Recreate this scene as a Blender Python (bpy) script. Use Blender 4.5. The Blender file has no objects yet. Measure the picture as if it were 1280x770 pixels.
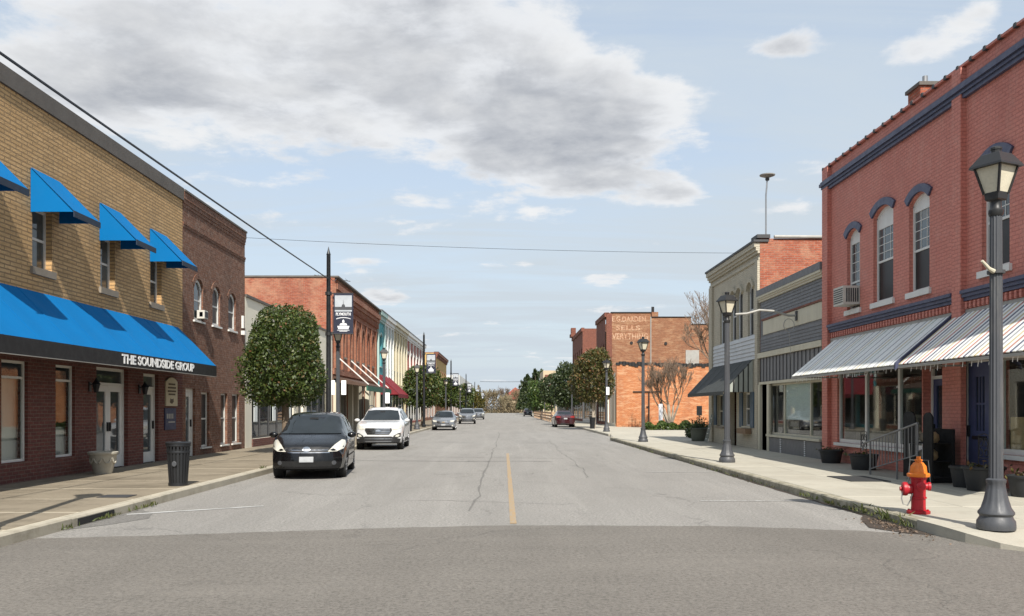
import bpy, bmesh, math, random
import numpy as np
from mathutils import Vector, Matrix, Quaternion
from mathutils.bvhtree import BVHTree
random.seed(7); rng = np.random.default_rng(7)
scene = bpy.context.scene
C = scene.collection
R = math.radians
# ------------------------------------------------------------------ camera
cam = bpy.data.cameras.new('camera'); camo = bpy.data.objects.new('camera', cam); C.objects.link(camo)
camo.location = (0, 0, 1.6); camo.rotation_euler = (R(90), 0, 0)
cam.sensor_width = 36; cam.lens = 36*1080/1280
cam.shift_x = (640-630)/1280; cam.shift_y = (511-385)/1280
cam.clip_end = 5000; cam.clip_start = .1
scene.camera = camo
scene.render.resolution_x = 1024; scene.render.resolution_y = 616
scene.view_settings.view_transform = 'Standard'; scene.view_settings.look = 'None'
scene.view_settings.gamma = 1; scene.view_settings.use_curve_mapping = False
scene.view_settings.exposure = 0.66
scene.cycles.max_bounces = 6; scene.cycles.diffuse_bounces = 3; scene.cycles.glossy_bounces = 3; scene.cycles.transparent_max_bounces = 8; scene.cycles.caustics_reflective = False; scene.cycles.caustics_refractive = False
# ------------------------------------------------------------------ sun and sky
SUN = Vector((.172, -1.0, 1.0)).normalized()
sl = bpy.data.lights.new('sun', 'SUN'); sl.energy = 4.3; sl.angle = R(.55); sl.color = (1, .95, .87)
so = bpy.data.objects.new('sun', sl); C.objects.link(so)
so.rotation_euler = (-SUN).to_track_quat('-Z', 'Y').to_euler(); so.location = (20, -60, 60)

class G:
    """tiny node-graph helper"""
    def __init__(s, nt): s.nt = nt
    def n(s, t, **kw):
        nd = s.nt.nodes.new(t)
        for k, v in kw.items(): setattr(nd, k, v)
        return nd
    def put(s, sock, v):
        if v is None: return
        if hasattr(v, 'links'): s.nt.links.new(v, sock)
        else:
            if isinstance(v, (tuple, list)) and len(v) == 3 and sock.type == 'RGBA': v = (*v, 1)
            sock.default_value = v
    def m(s, op, a, b=None, c=None, clamp=False):
        nd = s.n('ShaderNodeMath', operation=op, use_clamp=clamp)
        for i, v in enumerate((a, b, c)): s.put(nd.inputs[i], v)
        return nd.outputs[0]
    def vm(s, op, a, b=None, sc=None):
        nd = s.n('ShaderNodeVectorMath', operation=op); s.put(nd.inputs[0], a); s.put(nd.inputs[1], b)
        if sc is not None: s.put(nd.inputs['Scale'], sc)
        return nd.outputs['Value'] if op in ('LENGTH', 'DOT_PRODUCT', 'DISTANCE') else nd.outputs['Vector']
    def mix(s, f, a, b, bt='MIX'):
        nd = s.n('ShaderNodeMix', data_type='RGBA', blend_type=bt)
        s.put(nd.inputs[0], f); s.put(nd.inputs[6], a); s.put(nd.inputs[7], b); return nd.outputs[2]
    def ss(s, x, a, b, lo=0., hi=1.):
        nd = s.n('ShaderNodeMapRange', interpolation_type='SMOOTHSTEP'); s.put(nd.inputs[0], x)
        for i, v in enumerate((a, b, lo, hi)): nd.inputs[i+1].default_value = v
        return nd.outputs[0]
    def noise(s, vec, scale, detail=4, rough=.55, dist=0., out=0):
        nd = s.n('ShaderNodeTexNoise'); s.put(nd.inputs['Vector'], vec)
        nd.inputs['Scale'].default_value = scale; nd.inputs['Detail'].default_value = detail
        nd.inputs['Roughness'].default_value = rough; nd.inputs['Distortion'].default_value = dist
        return nd.outputs[out]
    def xyz(s, v):
        nd = s.n('ShaderNodeSeparateXYZ'); s.put(nd.inputs[0], v); return nd.outputs
    def vec(s, x, y, z=0.):
        nd = s.n('ShaderNodeCombineXYZ')
        for i, v in enumerate((x, y, z)): s.put(nd.inputs[i], v)
        return nd.outputs[0]

world = bpy.data.worlds.new('World'); scene.world = world; world.use_nodes = True
world.cycles.sampling_method = 'MANUAL'; world.cycles.sample_map_resolution = 512
wt = world.node_tree; wt.nodes.clear(); g = G(wt)
sky = g.n('ShaderNodeTexSky', sky_type='NISHITA', sun_disc=False)
sky.sun_elevation = math.asin(SUN.z); sky.sun_rotation = math.atan2(SUN.x, SUN.y)
sky.air_density = 1.0; sky.dust_density = 1.5; sky.ozone_density = 1.5
tc = g.n('ShaderNodeTexCoord').outputs['Generated']
dv = g.vm('NORMALIZE', tc); dx, dy, dz = g.xyz(dv)
zc = g.m('ADD', g.m('MAXIMUM', dz, 0.), .10)
pv = g.vec(g.m('DIVIDE', dx, zc), g.m('DIVIDE', dy, zc), 0.)
def cl(off):
    q = g.vm('ADD', pv, off)
    lo = g.noise(q, 1.25, 3, .5, .25); hi = g.noise(q, 4.2, 8, .62, .15)
    return g.m('ADD', lo, g.m('MULTIPLY', g.m('SUBTRACT', hi, .5), .75))
n1 = cl((0., 0., 0.)); n2 = cl((.05, -.10, 0.))
n3 = g.noise(g.vm('ADD', pv, (3.1, 7.7, .0)), .45, 4, .6, .6)
wisp = g.noise(g.vm('MULTIPLY', pv, (.5, 2.2, 1.)), 1.0, 6, .62, .9)
def blob(px, py, rx, ry, a):
    c = Vector(((px-630)/1080, 1, (511-py)/1080)).normalized()
    q = g.vm('MULTIPLY', g.vm('SUBTRACT', dv, tuple(c)), (1080/rx, 2.5, 1080/ry))
    l = g.vm('LENGTH', q); return g.m('MULTIPLY', g.m('EXPONENT', g.m('MULTIPLY', g.m('MULTIPLY', l, l), -1.)), a)
blobs = [(600, 120, 210, 80, .36), (745, 195, 130, 62, .40), (480, 20, 300, 70, .25), (100, 70, 360, 150, .21), (190, 115, 110, 40, .10), (985, 58, 40, 18, .36), (1150, 66, 34, 18, .20),
         (755, 349, 40, 10, .36), (445, 328, 44, 11, .38), (478, 374, 38, 12, .33), (845, 243, 40, 18, .26), (975, 262, 40, 20, .20), (1225, 15, 24, 14, .22),
         (200, 115, 80, 30, .14), (620, 385, 70, 14, .16)]
B = None
for b in blobs:
    e = blob(*b); B = e if B is None else g.m('ADD', B, e)
dens = g.m('ADD', g.m('SUBTRACT', n1, .70), B)
lit = g.m('SUBTRACT', n1, n2)
mask = g.ss(dens, -.05, .10)
mot = g.noise(g.vm('ADD', pv, (5.3, 1.7, 0.)), 2.4, 6, .6, .3)
thick = g.ss(g.m('ADD', dens, g.m('MULTIPLY', g.m('SUBTRACT', mot, .5), .75)), .02, .36)
shade = g.m('ADD', g.m('MULTIPLY', lit, 2.6), .40, clamp=True)
ccol = g.mix(thick, (5.3, 5.4, 5.55), (2.6, 2.72, 2.98))
ccol = g.mix(g.m('MULTIPLY', shade, .6), ccol, (6.0, 6.0, 5.95))
veil = g.m('ADD', g.ss(g.m('ADD', wisp, g.m('MULTIPLY', g.m('SUBTRACT', n3, .5), .8)),   .30, .75, .58, .86), g.m('MULTIPLY', g.m('EXPONENT', g.m('MULTIPLY', g.m('MAXIMUM', dz, 0.), -5.)), .42), clamp=True)
base = g.vm('MULTIPLY', sky.outputs[0], (1.3, 1.3, 1.3))
skyc = g.mix(veil, base, (3.95, 4.45, 4.9))
fin = g.mix(g.m('MULTIPLY', mask, .92), skyc, ccol)
bg = g.n('ShaderNodeBackground'); wt.links.new(fin, bg.inputs[0]); bg.inputs[1].default_value = .1
wo = g.n('ShaderNodeOutputWorld'); wt.links.new(bg.outputs[0], wo.inputs[0])

# ------------------------------------------------------------------ materials
MATS = {}
def new_mat(name):
    m = bpy.data.materials.new(name); m.use_nodes = True; nt = m.node_tree; nt.nodes.clear()
    g = G(nt); p = g.n('ShaderNodeBsdfPrincipled'); o = g.n('ShaderNodeOutputMaterial'); nt.links.new(p.outputs[0], o.inputs[0])
    MATS[name] = m; return m, g, p, o
def facade_uv(g):
    ge = g.n('ShaderNodeNewGeometry'); px, py, pz = g.xyz(ge.outputs['Position']); nx, ny, nz = g.xyz(ge.outputs['True Normal'])
    f = g.m('GREATER_THAN', g.m('ABSOLUTE', nx), .5); inv = g.m('SUBTRACT', 1., f)
    u = g.m('ADD', g.m('MULTIPLY', py, f), g.m('MULTIPLY', px, inv)); return g.vec(u, pz, 0.), ge.outputs['Position']
def mulc(c, k): return tuple(min(1, x*k) for x in c)
def brick(name, c1, c2, mortar, row=.075, width=.21, msize=.008, stain=(.05, .045, .04), stain_amt=.4, pale=None, pale_amt=0, bump=.012, rough=.9, var=.5, pale_scale=.8, an=1.):
    m, g, p, o = new_mat(name); uv, pos = facade_uv(g)
    wob = g.vm('ADD', uv, g.vm('SCALE', g.vm('SUBTRACT', g.noise(pos, 4., 3, out=1), (.5, .5, .5)), sc=.012))
    b = g.n('ShaderNodeTexBrick'); g.put(b.inputs['Vector'], wob)
    for k, v in (('Color1', c1), ('Color2', c2), ('Mortar', mortar)): g.put(b.inputs[k], v)
    b.inputs['Scale'].default_value = 1; b.inputs['Mortar Size'].default_value = msize; b.inputs['Mortar Smooth'].default_value = .25
    b.inputs['Bias'].default_value = -.1; b.inputs['Brick Width'].default_value = width; b.inputs['Row Height'].default_value = row
    col = b.outputs[0]
    nb = g.noise(g.vm('MULTIPLY', uv, (1/width, 1/row, 1.)), .9, 2, .7)
    col = g.mix(g.m('MULTIPLY', g.ss(nb, .35, .7), var), col, mulc(c2, .62), 'MIX')
    if pale: col = g.mix(g.m('MULTIPLY', g.ss(g.noise(g.vm('MULTIPLY', pos, (1., 1., an)), pale_scale, 9, .74, .3), .46, .66), pale_amt), col, pale)
    st = g.ss(g.noise(g.vm('MULTIPLY', pos, (1., 1., .35)), .55, 9, .65, .3), .48, .78)
    col = g.mix(g.m('MULTIPLY', st, stain_amt), col, stain)
    col = g.mix(g.m('MULTIPLY', g.ss(g.noise(pos, 26., 3, .6), .35, .75), .22), col, mulc(c2, .4))
    g.put(p.inputs['Base Color'], col); p.inputs['Roughness'].default_value = rough
    h = g.m('ADD', g.m('MULTIPLY', b.outputs[1], -1.), g.m('MULTIPLY', g.noise(pos, 40., 3), .5))
    bp = g.n('ShaderNodeBump'); bp.inputs['Strength'].default_value = .9; bp.inputs['Distance'].default_value = bump; g.put(bp.inputs['Height'], h)
    g.nt.links.new(bp.outputs[0], p.inputs['Normal']); return m
def plain(name, col, rough=.6, metal=0., var=.25, scale=3., bump=0., spec=.5, coat=0., streak=False, dirt=None, dirt_amt=.3, obj=False, fine=30.):
    m, g, p, o = new_mat(name)
    pos = g.n('ShaderNodeTexCoord').outputs['Object'] if obj else g.n('ShaderNodeNewGeometry').outputs['Position']
    q = g.vm('MULTIPLY', pos, (1., 1., .2)) if streak else pos
    c = g.mix(g.m('MULTIPLY', g.ss(g.noise(q, scale, 7, .62), .35, .75), var), col, mulc(col, .55))
    c = g.mix(g.m('MULTIPLY', g.ss(g.noise(q, fine, 3, .6), .4, .8), var*.6), c, mulc(col, .7))
    if dirt: c = g.mix(g.m('MULTIPLY', g.ss(g.noise(q, scale*.6, 9, .7, .4), .5, .72), dirt_amt), c, dirt)
    g.put(p.inputs['Base Color'], c)
    g.put(p.inputs['Roughness'], g.ss(g.noise(pos, scale*2.3, 5, .6), .3, .7, max(.02, rough-.08), min(1, rough+.08)))
    p.inputs['Metallic'].default_value = metal; p.inputs['Specular IOR Level'].default_value = spec
    if coat: p.inputs['Coat Weight'].default_value = coat; p.inputs['Coat Roughness'].default_value = .04
    if bump:
        bp = g.n('ShaderNodeBump'); bp.inputs['Strength'].default_value = .6; bp.inputs['Distance'].default_value = bump
        g.put(bp.inputs['Height'], g.noise(pos, fine, 6, .65)); g.nt.links.new(bp.outputs[0], p.inputs['Normal'])
    return m
def dark_glass(name, col=(.018, .022, .025), rough=.03, spec=.6, wob=.004):
    m, g, p, o = new_mat(name); pos = g.n('ShaderNodeNewGeometry').outputs['Position']
    g.put(p.inputs['Base Color'], g.mix(g.ss(g.noise(pos, .9, 4, .6), .35, .7), col, mulc(col, 2.2)))
    p.inputs['Roughness'].default_value = rough; p.inputs['Specular IOR Level'].default_value = spec
    bp = g.n('ShaderNodeBump'); bp.inputs['Strength'].default_value = .35; bp.inputs['Distance'].default_value = wob
    g.put(bp.inputs['Height'], g.noise(pos, 1.6, 2)); g.nt.links.new(bp.outputs[0], p.inputs['Normal']); return m
def clear_glass(name, tint=(.93, .96, .95)):
    m, g, p, o = new_mat(name); g.nt.nodes.remove(p)
    t = g.n('ShaderNodeBsdfTransparent'); g.put(t.inputs[0], tint); gl = g.n('ShaderNodeBsdfGlossy'); gl.inputs['Roughness'].default_value = .02
    ge = g.n('ShaderNodeNewGeometry'); ci = g.m('ABSOLUTE', g.vm('DOT_PRODUCT', ge.outputs['Normal'], ge.outputs['Incoming']))
    f = g.m('ADD', g.m('MULTIPLY', g.m('POWER', g.m('SUBTRACT', 1., ci), 5.), .95), .05, clamp=True)
    mx = g.n('ShaderNodeMixShader'); g.put(mx.inputs[0], f); g.nt.links.new(t.outputs[0], mx.inputs[1]); g.nt.links.new(gl.outputs[0], mx.inputs[2])
    g.nt.links.new(mx.outputs[0], o.inputs[0]); return m
def leafmat(name, ramp, rough=.5, trans=.25):
    m, g, p, o = new_mat(name); ge = g.n('ShaderNodeNewGeometry')
    cr = g.n('ShaderNodeValToRGB'); g.put(cr.inputs[0], ge.outputs['Random Per Island'])
    e = cr.color_ramp.elements
    while len(e) < len(ramp): e.new(.5)
    for i, (pos, c) in enumerate(ramp): e[i].position = pos; e[i].color = (*c, 1)
    c = g.mix(g.m('MULTIPLY', g.ss(g.noise(ge.outputs['Position'], 2.2, 3), .35, .7), .5), cr.outputs[0], mulc(ramp[0][1], .9))
    g.put(p.inputs['Base Color'], c); p.inputs['Roughness'].default_value = rough
    tr = g.n('ShaderNodeBsdfTranslucent'); g.put(tr.inputs[0], g.mix(.5, c, (.12, .18, .02)))
    mx = g.n('ShaderNodeMixShader'); mx.inputs[0].default_value = trans
    g.nt.links.new(p.outputs[0], mx.inputs[1]); g.nt.links.new(tr.outputs[0], mx.inputs[2]); g.nt.links.new(mx.outputs[0], o.inputs[0]); return m
def asphalt(name, col, crack=.5, patch=.3, dark=.5, run=(2.2, .10, 1.), wear=.30):
    m, g, p, o = new_mat(name); pos = g.n('ShaderNodeNewGeometry').outputs['Position']
    w = g.vm('ADD', pos, g.vm('SCALE', g.vm('SUBTRACT', g.noise(pos, .9, 5, .65, out=1), (.5, .5, .5)), sc=1.3))
    v = g.n('ShaderNodeTexVoronoi', feature='DISTANCE_TO_EDGE'); g.put(v.inputs[0], g.vm('MULTIPLY', w, (1., .55, 1.))); v.inputs['Scale'].default_value = .28
    v2 = g.n('ShaderNodeTexVoronoi', feature='DISTANCE_TO_EDGE'); g.put(v2.inputs[0], w); v2.inputs['Scale'].default_value = 2.6
    area = g.ss(g.noise(pos, .22, 4), .5, .68)
    ck = g.m('MULTIPLY', g.m('SUBTRACT', 1., g.ss(v.outputs[0], .0, .010)), g.ss(g.noise(pos, .35, 3), .42, .58))
    ck2 = g.m('MULTIPLY', g.m('SUBTRACT', 1., g.ss(v2.outputs[0], .0, .022)), area)
    c = g.mix(g.m('MULTIPLY', g.ss(g.noise(g.vm('MULTIPLY', pos, (1., .25, 1.)), .55, 8, .66), .35, .7), patch), col, mulc(col, dark))
    c = g.mix(g.m('MULTIPLY', g.ss(g.noise(g.vm('MULTIPLY', pos, run), .5, 5, .6), .5, .75), patch*.7), c, mulc(col, 1.3))
    gr = g.noise(pos, 24., 6, .85); c = g.mix(g.ss(gr, .36, .60), mulc(col, .40), c)
    bl = g.ss(g.noise(pos, 5., 8, .8), .38, .66); c = g.mix(g.m('MULTIPLY', bl, .38), c, mulc(col, .66))
    sm = g.ss(g.noise(g.vm('MULTIPLY', pos, (.45, 1.9, 1.)), .7, 6, .72, .6), .57, .72); c = g.mix(g.m('MULTIPLY', sm, .38), c, mulc(col, .58))
    wh = g.ss(g.noise(g.vm('MULTIPLY', pos, run), .9, 5, .65, .4), .48, .74); c = g.mix(g.m('MULTIPLY', wh, wear), c, mulc(col, 1.28))
    c = g.mix(g.m('MULTIPLY', g.ss(g.noise(pos, 140., 2, .6), .58, .7), .5), c, mulc(col, 1.7))
    sp = g.ss(g.noise(pos, 2.6, 6, .75), .66, .74); c = g.mix(g.m('MULTIPLY', sp, .45), c, mulc(col, .45))
    c = g.mix(g.m('MULTIPLY', g.m('MAXIMUM', ck, g.m('MULTIPLY', ck2, .7)), crack), c, mulc(col, .28))
    g.put(p.inputs['Base Color'], c); p.inputs['Roughness'].default_value = .88; p.inputs['Specular IOR Level'].default_value = .35
    bp = g.n('ShaderNodeBump'); bp.inputs['Strength'].default_value = .7; bp.inputs['Distance'].default_value = .012
    g.put(bp.inputs['Height'], g.m('SUBTRACT', gr, g.m('MULTIPLY', g.m('MAXIMUM', ck, ck2), .8))); g.nt.links.new(bp.outputs[0], p.inputs['Normal']); return m
def worn_paint(name, col, under, amt=.5, scale=9.):
    m, g, p, o = new_mat(name); pos = g.n('ShaderNodeNewGeometry').outputs['Position']
    f = g.ss(g.noise(pos, scale, 9, .75), .5-.25*(amt-.5)-.09, .5-.25*(amt-.5)+.09)
    g.put(p.inputs['Base Color'], g.mix(f, col, under)); p.inputs['Roughness'].default_value = .85; return m

brick('tan_brick', (.66, .425, .20), (.56, .35, .155), (.29, .19, .10), row=.086, width=.40, msize=.014, stain=(.13, .09, .05), stain_amt=.35, bump=.02, var=.55)
brick('veneer_brick', (.17, .052, .038), (.12, .036, .03), (.20, .13, .10), row=.075, width=.215, msize=.010, stain_amt=.25)
brick('brown_brick', (.225, .090, .048), (.145, .056, .032), (.25, .17, .12), row=.075, width=.215, stain_amt=.4, pale=(.46, .36, .29), pale_amt=.4, pale_scale=9.)
brick('orange_brick', (.36, .12, .06), (.26, .085, .045), (.32, .21, .15), stain_amt=.35, pale=(.42, .25, .17), pale_amt=.5)
brick('painted_red_brick', (.65, .235, .178), (.60, .212, .160), (.50, .17, .128), msize=.009, pale=(.66, .36, .28), pale_amt=.22, pale_scale=3.5, an=.5, stain=(.36, .10, .075), stain_amt=.45, bump=.016, var=.18, rough=.7)
brick('cream_brick', (.54, .49, .38), (.49, .44, .34), (.44, .40, .31), stain=(.26, .23, .18), stain_amt=.4, bump=.014, var=.22)
brick('raw_red_brick', (.42, .12, .06), (.33, .085, .045), (.40, .28, .22), pale=(.48, .27, .17), pale_amt=.6, stain_amt=.35, row=.08, width=.24, var=.7)
brick('ruin_brick', (.56, .20, .070), (.47, .15, .055), (.56, .37, .22), pale=(.68, .44, .26), pale_amt=.75, stain=(.22, .075, .04), stain_amt=.55, pale_scale=1.1, an=5., row=.08, width=.24)
brick('old_brick', (.34, .145, .068), (.25, .095, .046), (.38, .26, .17), pale=(.46, .29, .17), pale_amt=.75, stain=(.13, .06, .04), stain_amt=.5, pale_scale=1.1, an=5., row=.08, width=.24)
brick('dull_brick', (.26, .085, .05), (.19, .06, .04), (.24, .15, .11), stain_amt=.4)
plain('stucco', (.78, .73, .60), .85, var=.15, scale=1.2, streak=True, dirt=(.42, .37, .28), dirt_amt=.22, bump=.004)
plain('coping', (.13, .115, .10), .85, var=.5, scale=2., bump=.006)
plain('dark_trim', (.05, .05, .052), .6, var=.3)
plain('grey_wall', (.15, .15, .153), .6, var=.22, streak=True, dirt=(.2, .19, .18), dirt_amt=.2)
plain('grey_board', (.185, .185, .19), .6, var=.3, streak=True)
plain('cream_trim', (.56, .52, .40), .65, var=.25, streak=True, dirt=(.3, .26, .2), dirt_amt=.3)
plain('white_trim', (.70, .69, .65), .5, var=.2, streak=True, dirt=(.4, .37, .32), dirt_amt=.25)
plain('white_siding', (.56, .57, .57), .6, var=.25, dirt=(.33, .32, .3), dirt_amt=.3)
plain('navy_trim', (.062, .070, .125), .5, var=.3, streak=True, dirt=(.14, .15, .21), dirt_amt=.35)
plain('stone_sill', (.27, .23, .18), .85, var=.4, bump=.004)
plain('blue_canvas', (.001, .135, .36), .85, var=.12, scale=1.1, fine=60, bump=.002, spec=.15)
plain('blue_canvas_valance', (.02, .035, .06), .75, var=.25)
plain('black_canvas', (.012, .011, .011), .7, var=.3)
plain('white_letter', (.90, .90, .88), .5, var=.08)
plain('maroon_canvas', (.19, .012, .02), .8, var=.25)
plain('grey_canvas', (.045, .05, .048), .8, var=.4, streak=True)
plain('pale_canvas', (.36, .38, .34), .8, var=.4, streak=True, dirt=(.12, .13, .11), dirt_amt=.5)
plain('black_metal', (.012, .013, .015), .45, var=.25, spec=.5)
plain('lamp_metal', (.060, .063, .070), .52, var=.45, scale=6, streak=True, dirt=(.16, .15, .135), dirt_amt=.5, bump=.002)
plain('lamp_metal_dark', (.018, .018, .018), .45, var=.3)
plain('rail_grey', (.15, .15, .15), .5, var=.3)
plain('steel', (.33, .33, .33), .35, metal=.7, var=.3)
plain('pipe_grey', (.36, .35, .32), .6, var=.4, dirt=(.22, .12, .07), dirt_amt=.3)
plain('roofing', (.09, .085, .08), .9, var=.4)
plain('tar', (.018, .017, .017), .8, var=.3)
plain('interior', (.12, .10, .085), .9, var=.5, scale=1.5)
plain('interior_item', (.24, .20, .15), .8, var=.5, scale=5)
plain('curtain', (.52, .50, .45), .9, var=.3, streak=True)
plain('paper', (.74, .78, .76), .8, var=.2)
plain('cardboard', (.42, .30, .16), .85, var=.2)
plain('wood_door', (.22, .14, .08), .7, var=.35, streak=True)
plain('navy_door', (.055, .07, .15), .5, var=.25)
plain('teal_trim', (.06, .30, .33), .7, var=.2, streak=True)
plain('pale_teal', (.36, .50, .47), .7, var=.2, streak=True)
plain('butter', (.60, .50, .28), .75, var=.2, streak=True)
plain('ochre', (.52, .34, .12), .8, var=.3, streak=True)
plain('rose', (.36, .10, .07), .8, var=.3)
plain('tan_render', (.50, .40, .27), .85, var=.2)
plain('white_wall', (.68, .67, .63), .8, var=.2)
plain('shingle', (.085, .05, .035), .9, var=.5, scale=6)
plain('green_trim', (.02, .10, .065), .6, var=.3)
plain('stone_pot', (.42, .39, .32), .9, var=.3, bump=.006, scale=6)
plain('dark_pot', (.020, .022, .024), .6, var=.3)
plain('tub_pot', (.10, .11, .085), .8, var=.4)
plain('soil', (.05, .036, .025), .95, var=.5)
plain('hydrant_red', (.42, .012, .022), .45, var=.4, scale=8, obj=True, spec=.4, dirt=(.16, .03, .025), dirt_amt=.55, bump=.003)
plain('hydrant_orange', (.76, .19, .014), .5, var=.3, scale=8, obj=True, dirt=(.35, .10, .02), dirt_amt=.5, bump=.003)
plain('chain', (.35, .34, .32), .5, metal=.6)
plain('mail_blue', (.02, .03, .08), .6)
plain('bark', (.16, .12, .085), .95, var=.5, bump=.01, scale=5)
plain('pale_bark', (.34, .29, .23), .9, var=.5, scale=5)
plain('twig', (.17, .12, .085), .95, var=.4)
plain('twig_tan', (.20, .155, .09), .95, var=.4)
plain('twig_buff', (.24, .205, .125), .95, var=.4)
plain('plank', (.44, .29, .18), .85, var=.35)
plain('banner_navy', (.012, .015, .035), .7, var=.2)
plain('banner_photo', (.42, .45, .48), .6, var=.45, scale=2.5)
plain('banner_white', (.72, .73, .74), .6, var=.1)
plain('sign_cream', (.55, .48, .33), .6, var=.25)
plain('sign_navy', (.02, .03, .08), .5, var=.2)
plain('sign_ink', (.10, .07, .045), .7)
plain('sign_white', (.72, .73, .76), .5, var=.1)
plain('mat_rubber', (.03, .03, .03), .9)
plain('ac_case', (.56, .54, .48), .6, var=.25)
plain('tyre', (.014, .014, .014), .85, var=.3, obj=True)
plain('rim', (.42, .42, .43), .3, metal=.8, obj=True)
plain('under', (.006, .006, .006), .9)
plain('plastic', (.015, .015, .016), .55, obj=True)
plain('chrome', (.62, .62, .63), .18, metal=1., obj=True)
plain('headlamp', (.62, .60, .52), .12, spec=.8, coat=1., var=.35, scale=9, obj=True)
plain('taillamp', (.22, .006, .006), .2, coat=1., obj=True)
plain('plate', (.36, .37, .38), .5, obj=True, var=.5, scale=18)
plain('paint_black', (.004, .004, .0045), .25, spec=.25, coat=.55, var=.1, obj=True)
plain('paint_white', (.60, .60, .60), .3, coat=1., var=.04, obj=True)
plain('paint_silver', (.21, .22, .235), .3, metal=.55, coat=1., var=.05, obj=True)
plain('paint_grey', (.17, .18, .19), .3, metal=.5, coat=1., var=.05, obj=True)
plain('paint_maroon', (.032, .003, .006), .28, coat=1., var=.06, obj=True)
plain('paint_navy', (.012, .015, .022), .28, coat=1., var=.06, obj=True)
plain('line_white', (.52, .52, .50), .8, var=.3)
worn_paint('line_white_worn', (.50, .50, .48), (.285, .272, .25), .55, 14.)
worn_paint('line_yellow', (.36, .225, .09), (.285, .25, .20), .5, 16.)
worn_paint('kerb_paint', (.50, .47, .38), (.34, .31, .25), .5, 7.)
worn_paint('ghost_paint', (.50, .345, .235), (.36, .17, .09), .55, 7.)
worn_paint('kerb_mossy', (.38, .345, .26), (.23, .21, .15), .5, 4.)
plain('kerb_stone', (.42, .38, .30), .9, var=.35, bump=.006, dirt=(.14, .12, .07), dirt_amt=.5, scale=2.5)
def concrete(name, col, dirt, amt):
    m, g, p, o = new_mat(name); pos = g.n('ShaderNodeNewGeometry').outputs['Position']; oi = g.n('ShaderNodeObjectInfo').outputs['Random']
    c = g.mix(g.m('MULTIPLY', oi, .35), col, mulc(col, .72))
    c = g.mix(g.m('MULTIPLY', g.ss(g.noise(pos, .8, 9, .7, .5), .42, .7), amt), c, dirt)
    c = g.mix(g.m('MULTIPLY', g.ss(g.noise(pos, 3.4, 7, .7), .5, .75), amt*.7), c, mulc(dirt, .8))
    c = g.mix(g.m('MULTIPLY', g.ss(g.noise(pos, 60., 4, .7), .4, .75), .3), c, mulc(col, .6))
    c = g.mix(g.m('MULTIPLY', g.ss(g.noise(pos, 5., 8, .8), .68, .73), .7), c, mulc(dirt, .35))
    g.put(p.inputs['Base Color'], c); p.inputs['Roughness'].default_value = .9
    bp = g.n('ShaderNodeBump'); bp.inputs['Strength'].default_value = .5; bp.inputs['Distance'].default_value = .006
    g.put(bp.inputs['Height'], g.noise(pos, 50., 5, .7)); g.nt.links.new(bp.outputs[0], p.inputs['Normal']); return m
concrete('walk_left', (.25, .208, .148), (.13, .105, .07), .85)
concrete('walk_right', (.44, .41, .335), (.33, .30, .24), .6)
plain('joint', (.50, .45, .35), .9, var=.4)
plain('joint_dark', (.16, .145, .12), .9, var=.4)
asphalt('asphalt_old', (.325, .308, .282), .36, .62, .66, wear=.16)
asphalt('asphalt_new', (.208, .190, .166), .22, .65, .66, (.22, 1.0, 1.), .2)
asphalt('asphalt_seal', (.215, .204, .188), .2, .4)
plain('earth', (.10, .095, .055), .95, var=.5, scale=.5)
dark_glass('glass_dark')
dark_glass('glass_mid', (.05, .058, .06))
dark_glass('screen_black', (.010, .010, .010), rough=.35, spec=.3)
dark_glass('car_glass', (.008, .010, .011), rough=.02, spec=.38, wob=.0)
clear_glass('glass_clear')
clear_glass('lantern_glass', (.80, .76, .66))
plain('lantern_pane', (.62, .57, .44), .3, var=.25, scale=12, obj=True)
plain('lantern_frost', (.60, .56, .46), .35, var=.2, spec=.5)
leafmat('leaf_clip', [(0, (.026, .044, .012)), (.45, (.058, .092, .018)), (.85, (.11, .14, .03)), (.96, (.16, .15, .045)), (1, (.18, .06, .03))])
leafmat('leaf_rust', [(0, (.04, .048, .015)), (.4, (.085, .09, .024)), (.75, (.15, .105, .035)), (1, (.20, .085, .035))])
leafmat('leaf_dark', [(0, (.022, .036, .014)), (.6, (.045, .070, .024)), (1, (.09, .105, .035))])
leafmat('leaf_bright', [(0, (.03, .06, .012)), (.6, (.07, .12, .025)), (1, (.14, .17, .04))])
leafmat('leaf_gold', [(0, (.05, .055, .012)), (.6, (.12, .10, .02)), (1, (.17, .11, .02))])
leafmat('weed', [(0, (.05, .07, .016)), (.6, (.10, .115, .03)), (1, (.20, .16, .08))])
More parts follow.
